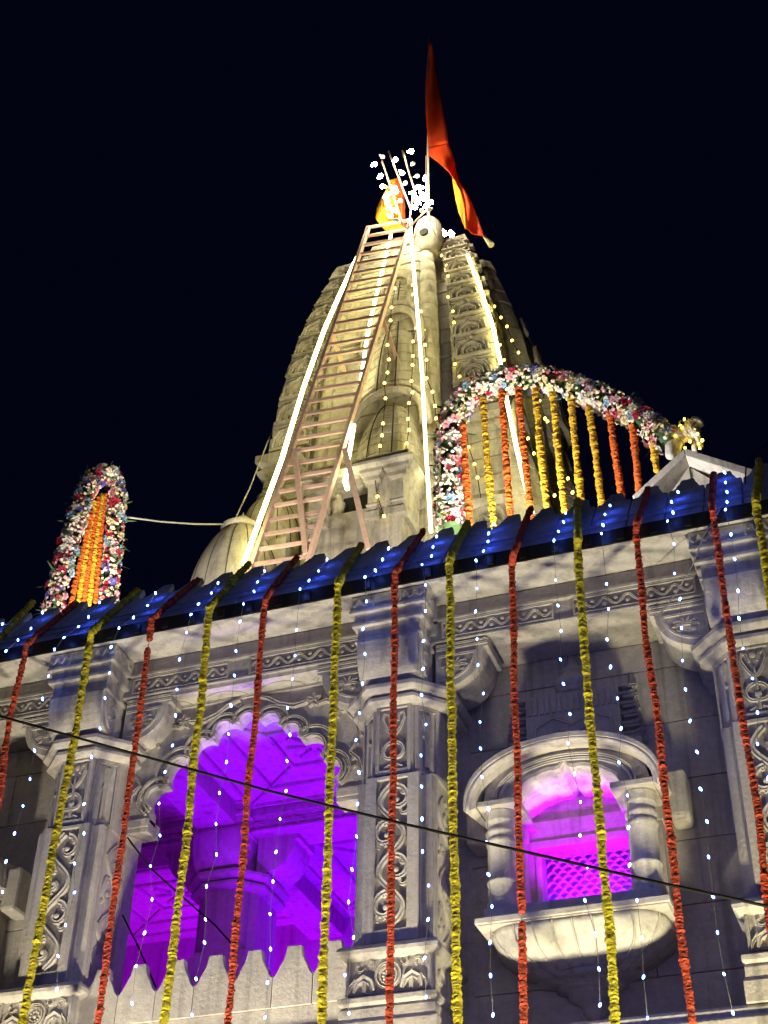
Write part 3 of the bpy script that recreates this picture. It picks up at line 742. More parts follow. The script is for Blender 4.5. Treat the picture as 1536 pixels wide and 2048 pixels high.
# ================================================================== TOWER (shikhara) on the roof behind
TX, TY = -2.10, 6.80
TW = [(8.6, 1.86), (12, 1.82), (13, 1.78), (14.2, 1.71), (15.3, 1.66), (16, 1.61), (16.5, 1.56), (17, 1.50), (17.5, 1.42), (18, 1.32), (18.57, 1.19), (19.16, 1.06), (19.3, 1.02)]
def tw(z):
    for (a, p), (b_, q) in zip(TW, TW[1:]):
        if z <= b_: return p+(q-p)*(z-a)/(b_-a)
    return TW[-1][1]
def onb(x, y, k=1.2, off=.04):        # the point of the spire's stepped face seen at a pixel
    Y = 5.0
    for _ in range(40): p = at(x, y, Y); Y = .5*Y+.5*(TY-k*tw(p.z)-off)
    return at(x, y, Y)
def tplan(w_, off=0.0, bh=True):
    w_ = w_+off; side = [(-w_, w_), (-.62*w_, w_), (-.60*w_, .78*w_), (-.46*w_, .78*w_)]
    b0 = 1.20*w_
    if bh: side += [(-.44*w_, b0-.10*w_), (-.36*w_, b0), (.36*w_, b0), (.44*w_, b0-.10*w_)]
    side += [(.46*w_, .78*w_), (.60*w_, .78*w_), (.62*w_, w_)]
    pts = []
    for k in range(4):
        c, s_ = math.cos(-k*math.pi/2), math.sin(-k*math.pi/2)
        pts += [(u*c-v*s_, u*s_+v*c) for u, v in side]
    return pts
TOW = empty('temple_tower', (TX, TY, 8.6), 'tall tapering carved sandstone temple spire rising behind the roof', 'tower')
b = MB(); rings = []
levels = [8.6]; z = 9.0
while z < 19.0: levels.append(z); z += .31
for z in levels[1:]:
    j_ = random.uniform(-.012, .012); rings.append((tw(z), z-.016, j_)); rings.append((tw(z), z-.012, -.035)); rings.append((tw(z), z+.012, -.035)); rings.append((tw(z), z+.016, -j_))
rings = [(tw(8.6), 8.6, 0)] + rings + [(tw(19.15), 19.15, 0)]
b.loft([[(TX+u, TY-v, z) for u, v in tplan(w_, o_)] for w_, z, o_ in rings])
b.build('body', 'tower', TOW)
# cornices round the foot of the spire
def cornice(z0, prof, mat='tower', bh=True):
    b = MB(); b.loft([[(TX+u, TY-v, z0+dz) for u, v in tplan(tw(z0), off, bh)] for off, dz in prof]); return b.build('cornice', mat, TOW, bevel=0)
cornice(14.42, [(-.05, 0), (.02, .0), (.08, .06), (.08, .12), (.03, .15), (.04, .2), (.11, .26), (.11, .38), (-.02, .42)], bh=False)
cornice(13.0, [(-.05, 0), (.05, .0), (.13, .08), (.13, .16), (.03, .20), (-.05, .21)], bh=False)
# smooth corner rolls of the projecting middle bands
for sx_ in (-1, 1):
    zs_ = [9+i*.31 for i in range(33)]; pp_ = []; rr_ = []
    for z in zs_:
        for dz, dr in ((-.014, 0), (-.009, -.009), (.009, -.009), (.014, 0)):
            pp_.append((TX+sx_*.43*tw(z), TY-1.08*tw(z), z+dz)); rr_.append(.10*tw(z)+dr)
    b = MB(); b.tube(pp_, rr_, 12); b.build('corner_roll', 'tower', TOW)
# carved tiers on the corner bands (front and east faces)
def tier_panel(face, sgn, z0, z1):
    w0, w1 = tw(z0+.02), tw(z1-.02); b = MB()
    u0, u1 = .64, .97
    def fr(u, v, d):      # u in 0..1 across, v in 0..1 up
        w_ = w0+(w1-w0)*v; uu = sgn*(u0+(u1-u0)*u)*w_; vv = w_+d; zz = z0+.02+(z1-z0-.04)*v
        return (TX+uu, TY-vv, zz) if face == 0 else (TX+vv, TY-uu, zz)
    def rb(pts, wd, h):
        b.ribbon(pts, wd, h, fr)
    b.prism([(-.04, 0), (1.04, 0), (1.04, .1), (-.04, .1)], -.01, .06, fr)
    b.prism([(0, .93), (1, .93), (1, 1), (0, 1)], -.01, .03, fr)
    rb([(.06, .12), (.08, .48), (.20, .72), (.38, .76), (.5, .92), (.62, .76), (.80, .72), (.92, .48), (.94, .12)], .11, .065)
    rb([(.24, .14), (.26, .42), (.36, .58), (.5, .68), (.64, .58), (.74, .42), (.76, .14)], .08, .05)
    rb([(.5, .15), (.5, .5)], [.12, .05], .035)
    for s_ in (-1, 1): rb([(.5+s_*.10, .2), (.5+s_*.16, .36), (.5+s_*.06, .48)], .05, .026); rb([(.5+s_*.46, .5), (.5+s_*.36, .82)], .06, .025)
    return b.build('carved_tier', 'tower', TOW)
zz = [14.88]; 
while zz[-1] < 18.75: zz.append(zz[-1]+.52*(1-.045*(len(zz)-1)))
for a_, c_ in zip(zz, zz[1:]):
    tier_panel(0, -1, a_, c_); tier_panel(0, 1, a_, c_); tier_panel(1, 1, a_, c_); tier_panel(1, -1, a_, c_)
zz = [12.0, 12.5, 12.98]
for a_, c_ in zip(zz, zz[1:]): tier_panel(0, -1, a_, c_); tier_panel(0, 1, a_, c_)
# half spires leaning on the faces
def half_spire(face, cu, z0, z1, hw, dep, base_v, name='half_spire'):
    def fr(u, v, z): return (TX+u, TY-v, z) if face == 0 else (TX+v, TY-u, z)
    b = MB(); rings = []; nl = 9; H = z1-z0
    prof = lambda t: (1-t**2.4)**.62 if t < 1 else 0
    def ring(t, o_):
        k = max(prof(t), .04); r = []
        for i in range(13):
            a = math.pi*i/12
            q = 1 if i % 2 == 0 else .965
            r.append(fr(cu+(hw*k+o_)*q*math.cos(a), base_v(z0+H*t)-.05+(dep*k+o_)*q*math.sin(a)**.7, z0+H*t))
        return r
    for j in range(nl):
        t0, t1 = j/nl, (j+1)/nl
        for t, o_ in ((t0+.012, 0), (t0+(t1-t0)*.5, .004), (t1-.012, 0), (t1-.008, -.014), (min(t1+.008, .995), -.014)): rings.append(ring(t, o_))
    b.loft(rings, smooth=False)
    s_ = b.build(name, 'tower', TOW)
    b = MB()      # hood band over its head
    N = 20
    for e, wd in ((1.10, .055), (1.27, .04)):
        b.tube([fr(cu+hw*e*.98*math.cos(math.pi*i/N), base_v(z0+H*(.60+.44*math.sin(math.pi*i/N)))+.02+dep*.35*(1.3-e*.3), z0+H*(.58+.46*e*.93*math.sin(math.pi*i/N)**.8)) for i in range(N+1)], wd, 7)
    b.build('hood_band', 'tower', s_)
    b = MB(); b.tube([fr(cu+hw*.36*s2*prof(t), base_v(z0+H*t)-.035+dep*prof(t)*.97, z0+H*t) for s2 in (1,) for t in [i/12 for i in range(12)]], .01, 5)
    b.tube([fr(cu-hw*.36*prof(t), base_v(z0+H*t)-.035+dep*prof(t)*.97, z0+H*t) for t in [i/12 for i in range(12)]], .01, 5)
    b.build('joint_lines', 'dark', s_)
bv_ = lambda z: 1.18*tw(z)
for face in (0, 1):
    half_spire(face, .27 if face == 0 else 0, 13.45, 15.05, .47, .46, bv_)
    half_spire(face, .24 if face == 0 else 0, 15.1, 16.85, .36, .26, bv_)
    half_spire(face, .18 if face == 0 else 0, 16.95, 17.9, .22, .14, bv_)
    for s_ in (-1, 1):
        half_spire(face, s_*.80*1.9, 12.1, 13.0, .22, .10, lambda z: tw(z), 'corner_niche')
half_spire(1, -1.55, 12.3, 14.6, .42, .5, lambda z: tw(z)+.05)
half_spire(1, 1.55, 12.3, 14.6, .42, .5, lambda z: tw(z)+.05)
half_spire(1, .0, 15.6, 17.0, .5, .36, bv_)
# porch niche in front of the middle band
b = MB(); yv = TY-1.2*1.95
NX0, NX1 = -2.62, -1.42
b.box(NX0, NX1, yv-.35, yv+.4, 11.2, 12.72)
b.box(NX0, -2.42, yv-.35, yv+.2, 12.72, 13.22); b.box(-1.84, NX1, yv-.35, yv+.2, 12.72, 13.22); b.box(-2.42, -1.84, yv+.05, yv+.2, 12.72, 13.22)
n_ = b.build('porch_niche', 'tower', TOW, bevel=.01)
b = MB(); b.box(-2.44, -1.82, yv-.05, yv+.06, 12.71, 13.23); b.build('niche_shade', 'dark', n_)  # near-black block, paints the shade inside the niche
b = MB()
for (x0, x1) in ((NX0-.02, -2.40), (-1.86, -1.74), (-1.54, NX1+.02)):
    mould(b, [(x0, yv+.1), (x0, yv-.38), (x1, yv-.38), (x1, yv+.1)], [(.04, 12.5), (.04, 12.6), (0, 12.62), (0, 12.7), (.02, 12.72), (0, 12.76), (0, 13.05), (.05, 13.08), (.05, 13.14), (.09, 13.18), (.09, 13.24)])
b.build('niche_pilaster', 'tower', n_)
b = MB(); mould(b, [(NX0, yv+.3), (NX0, yv-.35), (NX1, yv-.35), (NX1, yv+.3)], [(.02, 13.2), (.10, 13.22), (.17, 13.28), (.17, 13.32), (.06, 13.36), (.10, 13.40), (.10, 13.44), (.02, 13.48), (-.06, 13.58)])
b.build('niche_cornice', 'tower', n_)
b = MB(); b.lathe([(.10, 12.72), (.11, 12.78), (.07, 12.83), (.09, 12.93), (.10, 13.0), (.04, 13.04), (.055, 13.09), (.04, 13.15), (.01, 13.17)], -2.33, yv-.2, 12); b.build('niche_figure', 'tower', n_)
b = MB(); mould(b, [(-2.8, yv+.3), (-2.8, yv-.8), (-1.2, yv-.8), (-1.2, yv+.3)], [(0, 8.6), (0, 11.2), (.1, 11.26), (.1, 11.36), (0, 11.4), (0, 11.5)]); b.build('porch_base', 'tower', n_)
# round stone boss at the head of the middle band
bx = onb(857, 480, 1.15, .0)
b = MB(); b.lathe([(.15, bx.z-.34), (.16, bx.z-.22), (.20, bx.z-.16), (.225, bx.z-.08), (.232, bx.z+.06), (.225, bx.z+.2), (.195, bx.z+.32), (.14, bx.z+.41), (.07, bx.z+.455), (.005, bx.z+.465)], bx.x, bx.y, 24); bo = b.build('stone_boss', 'tower', TOW)
b = MB()
for r_ in (.19, .135): b.tube([(bx.x+r_*math.cos(a), bx.y-.06-.19*math.sin(a)**.4*.9, bx.z-.12+r_*1.1*math.sin(a)) for a in [math.pi*i/14+.001 for i in range(14)]], .018, 6)
b.build('boss_moulding', 'tower', bo)
b = MB(); b.tube([(bx.x, bx.y-.238, bx.z-.06), (bx.x, bx.y-.1, bx.z-.06)], .07, 14); b.build('boss_hole_shade', 'dark', bo)  # near-black plug, its colour stands for the shade in the hole
# neck and ribbed disc stone under the finial
b = MB(); b.lathe([(.9, 19.0), (.75, 19.05), (.6, 19.08), (.6, 19.2)], TX, TY, 24); b.build('neck', 'tower', TOW)
b = MB()
b.loft([[(TX+r*(1+.05*math.cos(a*16))*math.cos(a), TY+r*(1+.05*math.cos(a*16))*math.sin(a), z) for a in [2*math.pi*i/96 for i in range(96)]] for r, z in ((.6, 19.2), (.8, 19.25), (.85, 19.33), (.8, 19.41), (.55, 19.47), (.25, 19.52))], smooth=True)
b.build('ribbed_disc', 'tower', TOW)

# ---- small ribbed domes beside the spire
def ribbed_dome(x, y, z0, R, H, label):
    r_ = empty('roof_dome', (x, y, z0), label, 'dome', 'small stone domes at the foot of the spire')
    b = MB(); n = 72
    b.loft([[(x+R*k*(1+.018*abs(math.sin(a*7)))*math.cos(a), y+R*k*(1+.018*abs(math.sin(a*7)))*math.sin(a), z0+H*t) for a in [2*math.pi*i/n for i in range(n)]] for t in [i/14 for i in range(15)] for k in [(1-(t*.985)**2.0)**.55]], smooth=True)
    b.build('shell', 'tower', r_)
    b = MB()
    for k in range(14):
        a = math.pi*2*k/14
        b.tube([(x+R*1.0*(1-(t*.985)**2)**.55*math.cos(a), y+R*1.0*(1-(t*.985)**2)**.55*math.sin(a), z0+H*t) for t in [i/12 for i in range(13)]], .008, 4)
    b.build('joint_lines', 'dark', r_)
    b = MB(); t = z0+H
    b.lathe([(R*.40, t-.10), (R*.46, t-.04), (R*.38, t), (R*.25, t+.02), (R*.28, t+.05), (R*.12, t+.09), (R*.14, t+.13), (R*.04, t+.17), (.004, t+.24)], x, y, 18); b.build('pot_finial', 'tower', r_)
    b = MB(); b.box(x-R*1.05, x+R*1.05, y-R*1.05, y+R*1.05, 8.6, z0); b.build('base', 'tower', r_)
p = at(485, 1045, 4.05); ribbed_dome(p.x, p.y, p.z-1.45, .58, 1.37, 'pale ribbed dome low at the foot of the glowing tube')
p = at(545, 985, 4.9); ribbed_dome(p.x, p.y, p.z-1.2, .46, 1.1, 'ribbed dome tucked behind the ladder, above the lower dome')

# ================================================================== ON THE TOWER
def led_tube(pts, mat, r, label, grp='glowing light tubes on the spire'):
    o = MB().tube(pts, r, 8).build('light_tube', mat, None, origin=tuple(pts[-1])); tag(o, label, 'light tube', grp); return o
ob = lambda L, k, off: [onb(x, y, k, off) for x, y in L]
led_tube([at(716, 512, 5.0), at(706, 531, 4.95), at(679, 590, 4.8), at(649, 658, 4.62), at(607, 775, 4.3), at(563, 920, 3.95), at(487, 1128, 3.4)], 'tube', .027, 'long straight glowing tube left of the ladder')
led_tube(ob([(821, 452), (826, 520), (832, 590), (838, 660), (845, 760), (852, 900), (862, 1064)], 1.2, .34), 'tube2', .021, 'white glowing tube down the middle of the spire, right of the ladder')
led_tube(ob([(935, 510), (960, 575), (985, 650), (1000, 720), (1008, 770)], 1.0, .08), 'tube', .022, 'glowing tube on the right corner of the spire above the flower arch')
led_tube(ob([(1008, 775), (1030, 880), (1048, 960), (1065, 1026)], 1.0, .55), 'tube', .024, 'glowing tube seen through the curtain of garlands')
led_tube(ob([(782, 470), (765, 540), (748, 610), (735, 670), (726, 730), (718, 782)], 1.2, .25), 'tube2', .022, 'glowing tube running behind the ladder rungs')
led_tube([at(708, 850, 4.05), at(697, 918, 4.0)], 'tube2', .024, 'short glowing tube right of the lower ladder')
led_tube([at(695, 940, 3.95), at(690, 962, 3.93), at(695, 978, 3.92)], 'tube2', .028, 'shortest bent glowing tube above the dark niche')

# ladder
def ladY(t): return 5.1-1.6*t
LT, RTp = [(737, 455), (729, 490), (672, 652), (610, 830), (560, 975), (505, 1130)], [(822, 440), (813, 480), (766, 640), (709, 799), (668, 950), (620, 1112)]
def along(px, t):
    k = t*(len(px)-1); i = min(int(k), len(px)-2); f = k-i
    return (px[i][0]+(px[i+1][0]-px[i][0])*f, px[i][1]+(px[i+1][1]-px[i][1])*f)
def lp(px, t):
    y0, y1 = px[0][1], px[-1][1]; x, y = along(px, t); return at(x, y, ladY((y-y0)/(y1-y0)))
LAD = empty('ladder', tuple(lp(LT, 1)), 'long pink painted steel ladder leaning on the spire', 'ladder')
# straight rails fitted to the measured ends
L0, L1, R0, R1 = lp(LT, 0), lp(LT, 1), lp(RTp, 0), lp(RTp, 1)
def bar(b, p, q, wx, wy):
    p, q = Vector(p), Vector(q); t = (q-p).normalized(); x = Vector((1, 0, 0)); x = (x-t*x.dot(t)).normalized(); y = t.cross(x)
    if abs(t.x) > .9: x = Vector((0, 1, 0)); x = (x-t*x.dot(t)).normalized(); y = t.cross(x)
    b.loft([[c+x*(sx*wx/2)+y*(sy*wy/2) for sx, sy in ((-1, -1), (1, -1), (1, 1), (-1, 1))] for c in (p, q)]); return b
ext = lambda p, q, k: p+(q-p)*k
for p, q in ((L0, L1), (R0, R1)): bar(MB(), p, ext(p, q, 1.25), .045, .07).build('rail', 'ladder', LAD)
NR = 34
for i in range(NR):
    t = i/(NR-5.0)
    bar(MB(), ext(L0, L1, t), ext(R0, R1, t), .03, .045).build('rung', 'ladder', LAD)
bar(MB(), lp(RTp, .40), onb(818, 783), .05, .05).build('brace', 'ladder', LAD)
bar(MB(), lp(LT, .42), onb(700, 778, 1.1), .05, .05).build('brace', 'ladder', LAD)
bar(MB(), at(690, 900, 3.7), at(738, 1100, 3.4), .06, .06).build('prop', 'ladder', LAD)
bar(MB(), at(590, 905, 3.9), at(612, 1110, 3.5), .06, .06).build('prop', 'ladder', LAD)

# flag on its pole
FY = 5.3
FL = empty('flag', tuple(at(857, 430, FY)), 'tall saffron flag twisting down from a thin pole', 'flag')
MB().tube([at(857, 440, FY), at(856, 300, FY), at(858, 73, FY)], [.022, .02, .014], 8).build('pole', 'rope', FL)
def cloth(rows, name, mat, parent, th=.012, cols=7, amp=.05):
    b = MB(); top = []; n = len(rows)
    fine = []
    for i in range(n-1):
        for k in range(4):
            t = k/4; fine.append(tuple(rows[i][j]+(rows[i+1][j]-rows[i][j])*t for j in range(5)))
    fine.append(rows[-1])
    V_ = []
    for i, (xl, yl, xr, yr, dy) in enumerate(fine):
        for c in range(cols+1):
            u = c/cols
            V_.append(at(xl+(xr-xl)*u, yl+(yr-yl)*u, FY-.03+dy*u+amp*math.sin(u*5+i*.35)*min(1, i/6)))
    b.add(V_, [[i*(cols+1)+c, i*(cols+1)+c+1, (i+1)*(cols+1)+c+1, (i+1)*(cols+1)+c] for i in range(len(fine)-1) for c in range(cols)], smooth=True)
    o = b.build(name, mat, parent); sm_ = o.modifiers.new('thick', 'SOLIDIFY'); sm_.thickness = th
    return o
R1_ = lambda x, y: (650+x*.2604, 50+y*.2604)
def rows(L): return [(*R1_(a, b_), *R1_(c, d), dy) for a, b_, c, d, dy in L]
cloth(rows([(796, 130, 818, 115, 0), (782, 320, 845, 310, .1), (774, 520, 875, 500, .15), (775, 700, 912, 680, .1), (786, 840, 938, 800, 0), (795, 942, 946, 906, -.05)]), 'upper_cloth', 'flag', FL)
cloth(rows([(796, 944, 946, 908, -.05), (800, 1005, 968, 970, 0), (880, 1065, 992, 1030, .1), (950, 1130, 1006, 1110, .2), (982, 1175, 1030, 1190, .1), (1030, 1265, 1080, 1285, -.1), (1062, 1350, 1130, 1375, -.1), (1078, 1460, 1175, 1480, -.05), (1085, 1560, 1205, 1565, 0), (1130, 1608, 1222, 1625, 0)]), 'lower_cloth', 'flag', FL)
cloth(rows([(978, 1165, 1000, 1190, -.12), (992, 1250, 1050, 1290, -.12), (1008, 1340, 1072, 1370, -.1), (1030, 1440, 1082, 1480, -.08), (1060, 1530, 1086, 1570, -.05)]), 'yellow_lining', 'flagy', FL, cols=4, amp=.03)
MB().tube([at(*R1_(1222, 1625), FY), at(*R1_(1250, 1655), FY), at(*R1_(1278, 1690), FY)], [.02, .035, .05], 7).build('tassel', 'cream', FL)
# small draped saffron cloth behind the bulbs
SF = empty('draped_cloth', tuple(at(778, 462, 4.9)), 'crumpled orange cloth draped under the globe bulbs', 'cloth')
FY = 5.45
cloth(rows([(500, 1190, 560, 1180, .1), (440, 1320, 600, 1290, .15), (400, 1420, 612, 1400, .2), (388, 1490, 614, 1490, .2), (430, 1545, 612, 1545, .15), (480, 1600, 610, 1590, .1)]), 'fold', 'flagy', SF, amp=.12)
FY = 5.35
cloth(rows([(540, 1190, 575, 1190, .1), (560, 1300, 606, 1300, .1), (575, 1420, 615, 1440, .1), (585, 1530, 616, 1545, .1)]), 'fold', 'flag', SF, amp=.06)

# frame of globe bulbs
BF = empty('bulb_cluster', tuple(at(820, 425, 4.9)), 'cluster of globe bulbs on thin rods at the tip of the spire', 'lamp')
RODS = []
for i, (p, q) in enumerate((((777, 302), (822, 420)), ((764, 321), (806, 451)), ((805, 300), (828, 378)), ((853, 312), (853, 420)))):
    RODS.append((at(*p, 4.95), at(*q, 4.95))); MB().tube(list(RODS[-1]), .014, 6).build('rod', 'ladder', BF)
for a_, c_ in list(RODS): MB().tube([c_, at(816, 458, 5.0)], .012, 6).build('strut', 'ladder', BF)
bulb = MB(); bulb.lathe([(.004, -.055), (.03, -.045), (.045, -.02), (.045, .005), (.03, .03), (.018, .05), (.016, .075)], 0, 0, 12)
bm_lit = bulb.mesh('bulb', 'bulb_big'); bm_off = bulb.mesh('bulb', 'glass')
lit = [(660, 970), (540, 1035), (380, 1070), (592, 1135), (425, 1160), (770, 1180), (735, 1250), (675, 1290), (530, 1250), (710, 1365), (760, 1335), (810, 1360), (465, 1320), (490, 1400), (500, 1465), (445, 1240), (545, 1275), (480, 1360), (525, 1420), (692, 1325), (745, 1300), (715, 1245), (780, 1385), (690, 1400)]
off = [(440, 1010), (675, 1065), (705, 1160), (615, 1215), (550, 1430), (555, 1500), (490, 1295), (800, 1420), (740, 1425), (575, 1350)]
for k, (L_, me_) in enumerate(((lit, bm_lit), (off, bm_off))):
    for x, y in L_:
        inst(me_, 'bulb', BF, at(*R1_(x, y), 4.88), (random.uniform(1.2, 2), 0, random.uniform(-2.2, 2.2)), .78)
pb = empty('bulb_pair', tuple(at(897, 475, 5.3)), 'two bright globe bulbs side by side beside the stone boss', 'lamp')
for x, y in ((915, 1597), (972, 1605)): inst(bm_lit, 'bulb', pb, at(*R1_(x, y), 6.3), (1.6, 0, 0), 1.0)
MB().tube([at(889, 467, 6.33), at(905, 470, 6.33), at(893, 490, 6.36)], .012, 5).build('cord', 'cable', pb)

# yellow fairy-light strings
lb = MB(); lb.lathe([(.004, -.02), (.014, -.014), (.018, 0), (.014, .014), (.004, .02)], 0, 0, 8); by_ = lb.mesh('bulb', 'bulb_yellow')
def fairy(px, k, off, label, scale=1.0):
    pts = ob(px, k, off) if k else [at(x, y, off) for x, y in px]
    e = empty('fairy_light_string', tuple(pts[-1]), label, 'string lights', 'yellow fairy lights on the spire')
    MB().tube(pts, .006, 4).build('wire', 'cable', e)
    for p in pts: inst(by_, 'bulb', e, p, (random.random(), random.random(), 0), scale)
fairy([(790, 577), (783, 615), (781, 641), (775, 690), (778, 719), (775, 745), (769, 766), (771, 797), (766, 847), (764, 871), (760, 892), (757, 918), (750, 956), (755, 993), (768, 1032)], 1.2, .62, 'yellow fairy lights hanging just right of the ladder')
fairy([(825, 570), (826, 589), (842, 623), (832, 656), (826, 683), (826, 712), (825, 730), (823, 762), (825, 785), (818, 806), (816, 838), (818, 860), (813, 887), (811, 908), (800, 931), (805, 973), (802, 1009), (809, 1049)], 1.2, .3, 'yellow fairy lights beside the middle glowing tube on its left')
fairy([(883, 511), (893, 531), (896, 552), (896, 594), (906, 623), (908, 645), (910, 728), (919, 753), (937, 894), (949, 928), (955, 955), (964, 1010)], 1.0, .05, 'yellow fairy lights down the dark recess left of the carved corner band')
fairy([(845, 640), (848, 660), (850, 690), (853, 720), (853, 757), (865, 784), (870, 812), (872, 837), (877, 868)], 1.2, .06, 'short yellow fairy string just right of the middle glowing tube', 1.1)
fairy([(938, 511), (949, 536), (965, 574), (971, 588), (989, 613), (1002, 635), (1014, 653), (1024, 681), (1037, 705)], 0, 5.6, 'yellow fairy lights along the right outline of the spire')
fairy([(968, 590), (976, 612), (983, 640), (990, 662), (1000, 690), (1008, 720)], 1.0, .06, 'yellow fairy lights wound close to the right glowing tube')
fairy([(1031, 760), (1079, 802), (1090, 837), (1095, 843), (1118, 900), (1136, 957), (1145, 985)], 1.0, .3, 'yellow fairy lights slanting behind the garland curtain')
fairy([(1030, 860), (1031, 894), (1038, 925), (1047, 977), (1052, 1005)], 1.0, .1, 'yellow fairy lights beside the tube behind the red curtain garlands')
fairy([(1056, 877), (1068, 907), (1085, 950), (1109, 991)], 1.0, .35, 'yellow fairy lights across the yellow lit half spire')

# ropes and cables
def line(name, px, Ys, r, mat, label, cat='cable'):
    pts = [at(x, y, Y) for (x, y), Y in zip(px, Ys)]
    o = MB().tube(pts, r, 6).build(name, mat, None, origin=tuple(pts[0])); tag(o, label, cat); return o
line('rope', [(245, 1033), (320, 1043), (390, 1048), (463, 1049)], [2.2, 2.8, 3.4, 4.0], .011, 'rope', 'pale rope sagging from the left flower arch to the dome', 'rope')
line('rope', [(466, 1047), (500, 975), (530, 898), (550, 845)], [4.0, 4.5, 5.0, 5.6], .010, 'rope', 'pale rope slanting up the left edge of the spire', 'rope')
line('overhead_cable', [(-30, 1424), (250, 1502), (530, 1580), (800, 1646), (1060, 1706), (1300, 1761), (1570, 1820)], [-1.6]*7, .009, 'cable', 'thick black cable crossing in front of the facade')
line('thin_cable', [(1536, 886), (1510, 908), (1492, 930), (1490, 985), (1450, 1020), (1425, 1050)], [.1, .1, .1, .05, -.2, -.35], .006, 'cable', 'thin black wire dropping over the right end of the parapet')
line('thin_cable', [(1440, 1018), (1410, 1065), (1385, 1130), (1350, 1190), (1316, 1233)], [-.3, -.28, -.2, -.05, .1], .006, 'wire', 'loose grey wire hanging by the right bracket')
line('thin_cable', [(255, 1675), (300, 1735), (360, 1790), (430, 1850), (470, 1895)], [.3, .35, .4, .45, .5], .007, 'cable', 'dark wire slanting across the purple bay')
line('thin_cable', [(245, 1830), (275, 1890), (312, 1975)], [.2, .25, .3], .007, 'cable', 'short dark wire low in the purple bay above the balustrade')

# ================================================================== MARIGOLD GARLANDS ON THE FACADE
def marigold(mat, seed, flat=.72):
    rnd = random.Random(seed); bm = bmesh.new(); bmesh.ops.create_icosphere(bm, subdivisions=2, radius=1)
    for v in bm.verts:
        k = 1+.18*math.sin(v.co.x*9+seed)*math.sin(v.co.y*8+2*seed)*math.sin(v.co.z*7)+rnd.uniform(-.20, .16)
        v.co = Vector((v.co.x*k, v.co.y*k, v.co.z*k*flat))
    me = bpy.data.meshes.new('flower'); bm.to_mesh(me); bm.free(); me.materials.append(M[mat]); return me
FM = {k: [marigold(k, s) for s in (1, 2, 3)] for k in ('gold', 'red', 'orange', 'amber')}
def string_path(pts, step):
    out = []; carry = 0
    for p, q in zip(pts, pts[1:]):
        l = (q-p).length
        t = carry
        while t < l: out.append((p+(q-p)*(t/l), (q-p).normalized())); t += step
        carry = t-l
    return out
def garland(pts, kind, R, step, label, group, gap=None, name='marigold_garland', jit=.10):
    e = empty(name, tuple(pts[-1]), label, 'garland', group)
    MB().tube(pts, .004, 4).build('thread', 'rope', e)
    ph = random.uniform(0, 9)
    for i, (p, t) in enumerate(string_path(pts, step)):
        if gap and any(abs((p-g_).length) < .045 for g_ in gap): continue
        q = t.to_track_quat('Z', 'Y').to_euler(); r = R*random.uniform(1-jit, 1+jit)*(1+.06*math.sin(i*.21+ph)+.04*math.sin(i*.57+ph*2))
        o = inst(random.choice(FM[kind]), 'flower', e, p+Vector((random.uniform(-.08, .08)*R+.003*math.sin(i*.13+ph), random.uniform(-.15, .15)*R, random.uniform(-.12, .12)*R)), None, (r, r, r))
        o.rotation_euler = q; o.rotation_euler.rotate_axis('Z', random.uniform(0, 6.28)); o.rotation_euler.rotate_axis('X', random.uniform(-.18, .18))
GY = -.315
def gpath(top, bend, down):
    pts = []
    if top: pts.append(onplane(*top, SL0+SLN*.03, SLN)+SLD*.03)
    if bend: pts.append(onplane(*bend, SL0+SLN*.03, SLN)); 
    for i, d in enumerate(down): pts.append(at(*d, GY-.01*i))
    d = (pts[-1]-pts[-2]).normalized()
    if pts[-1].z > 4.6: pts.append(pts[-1]+d*.35)
    return pts
GG = 'marigold garlands hung down the facade'
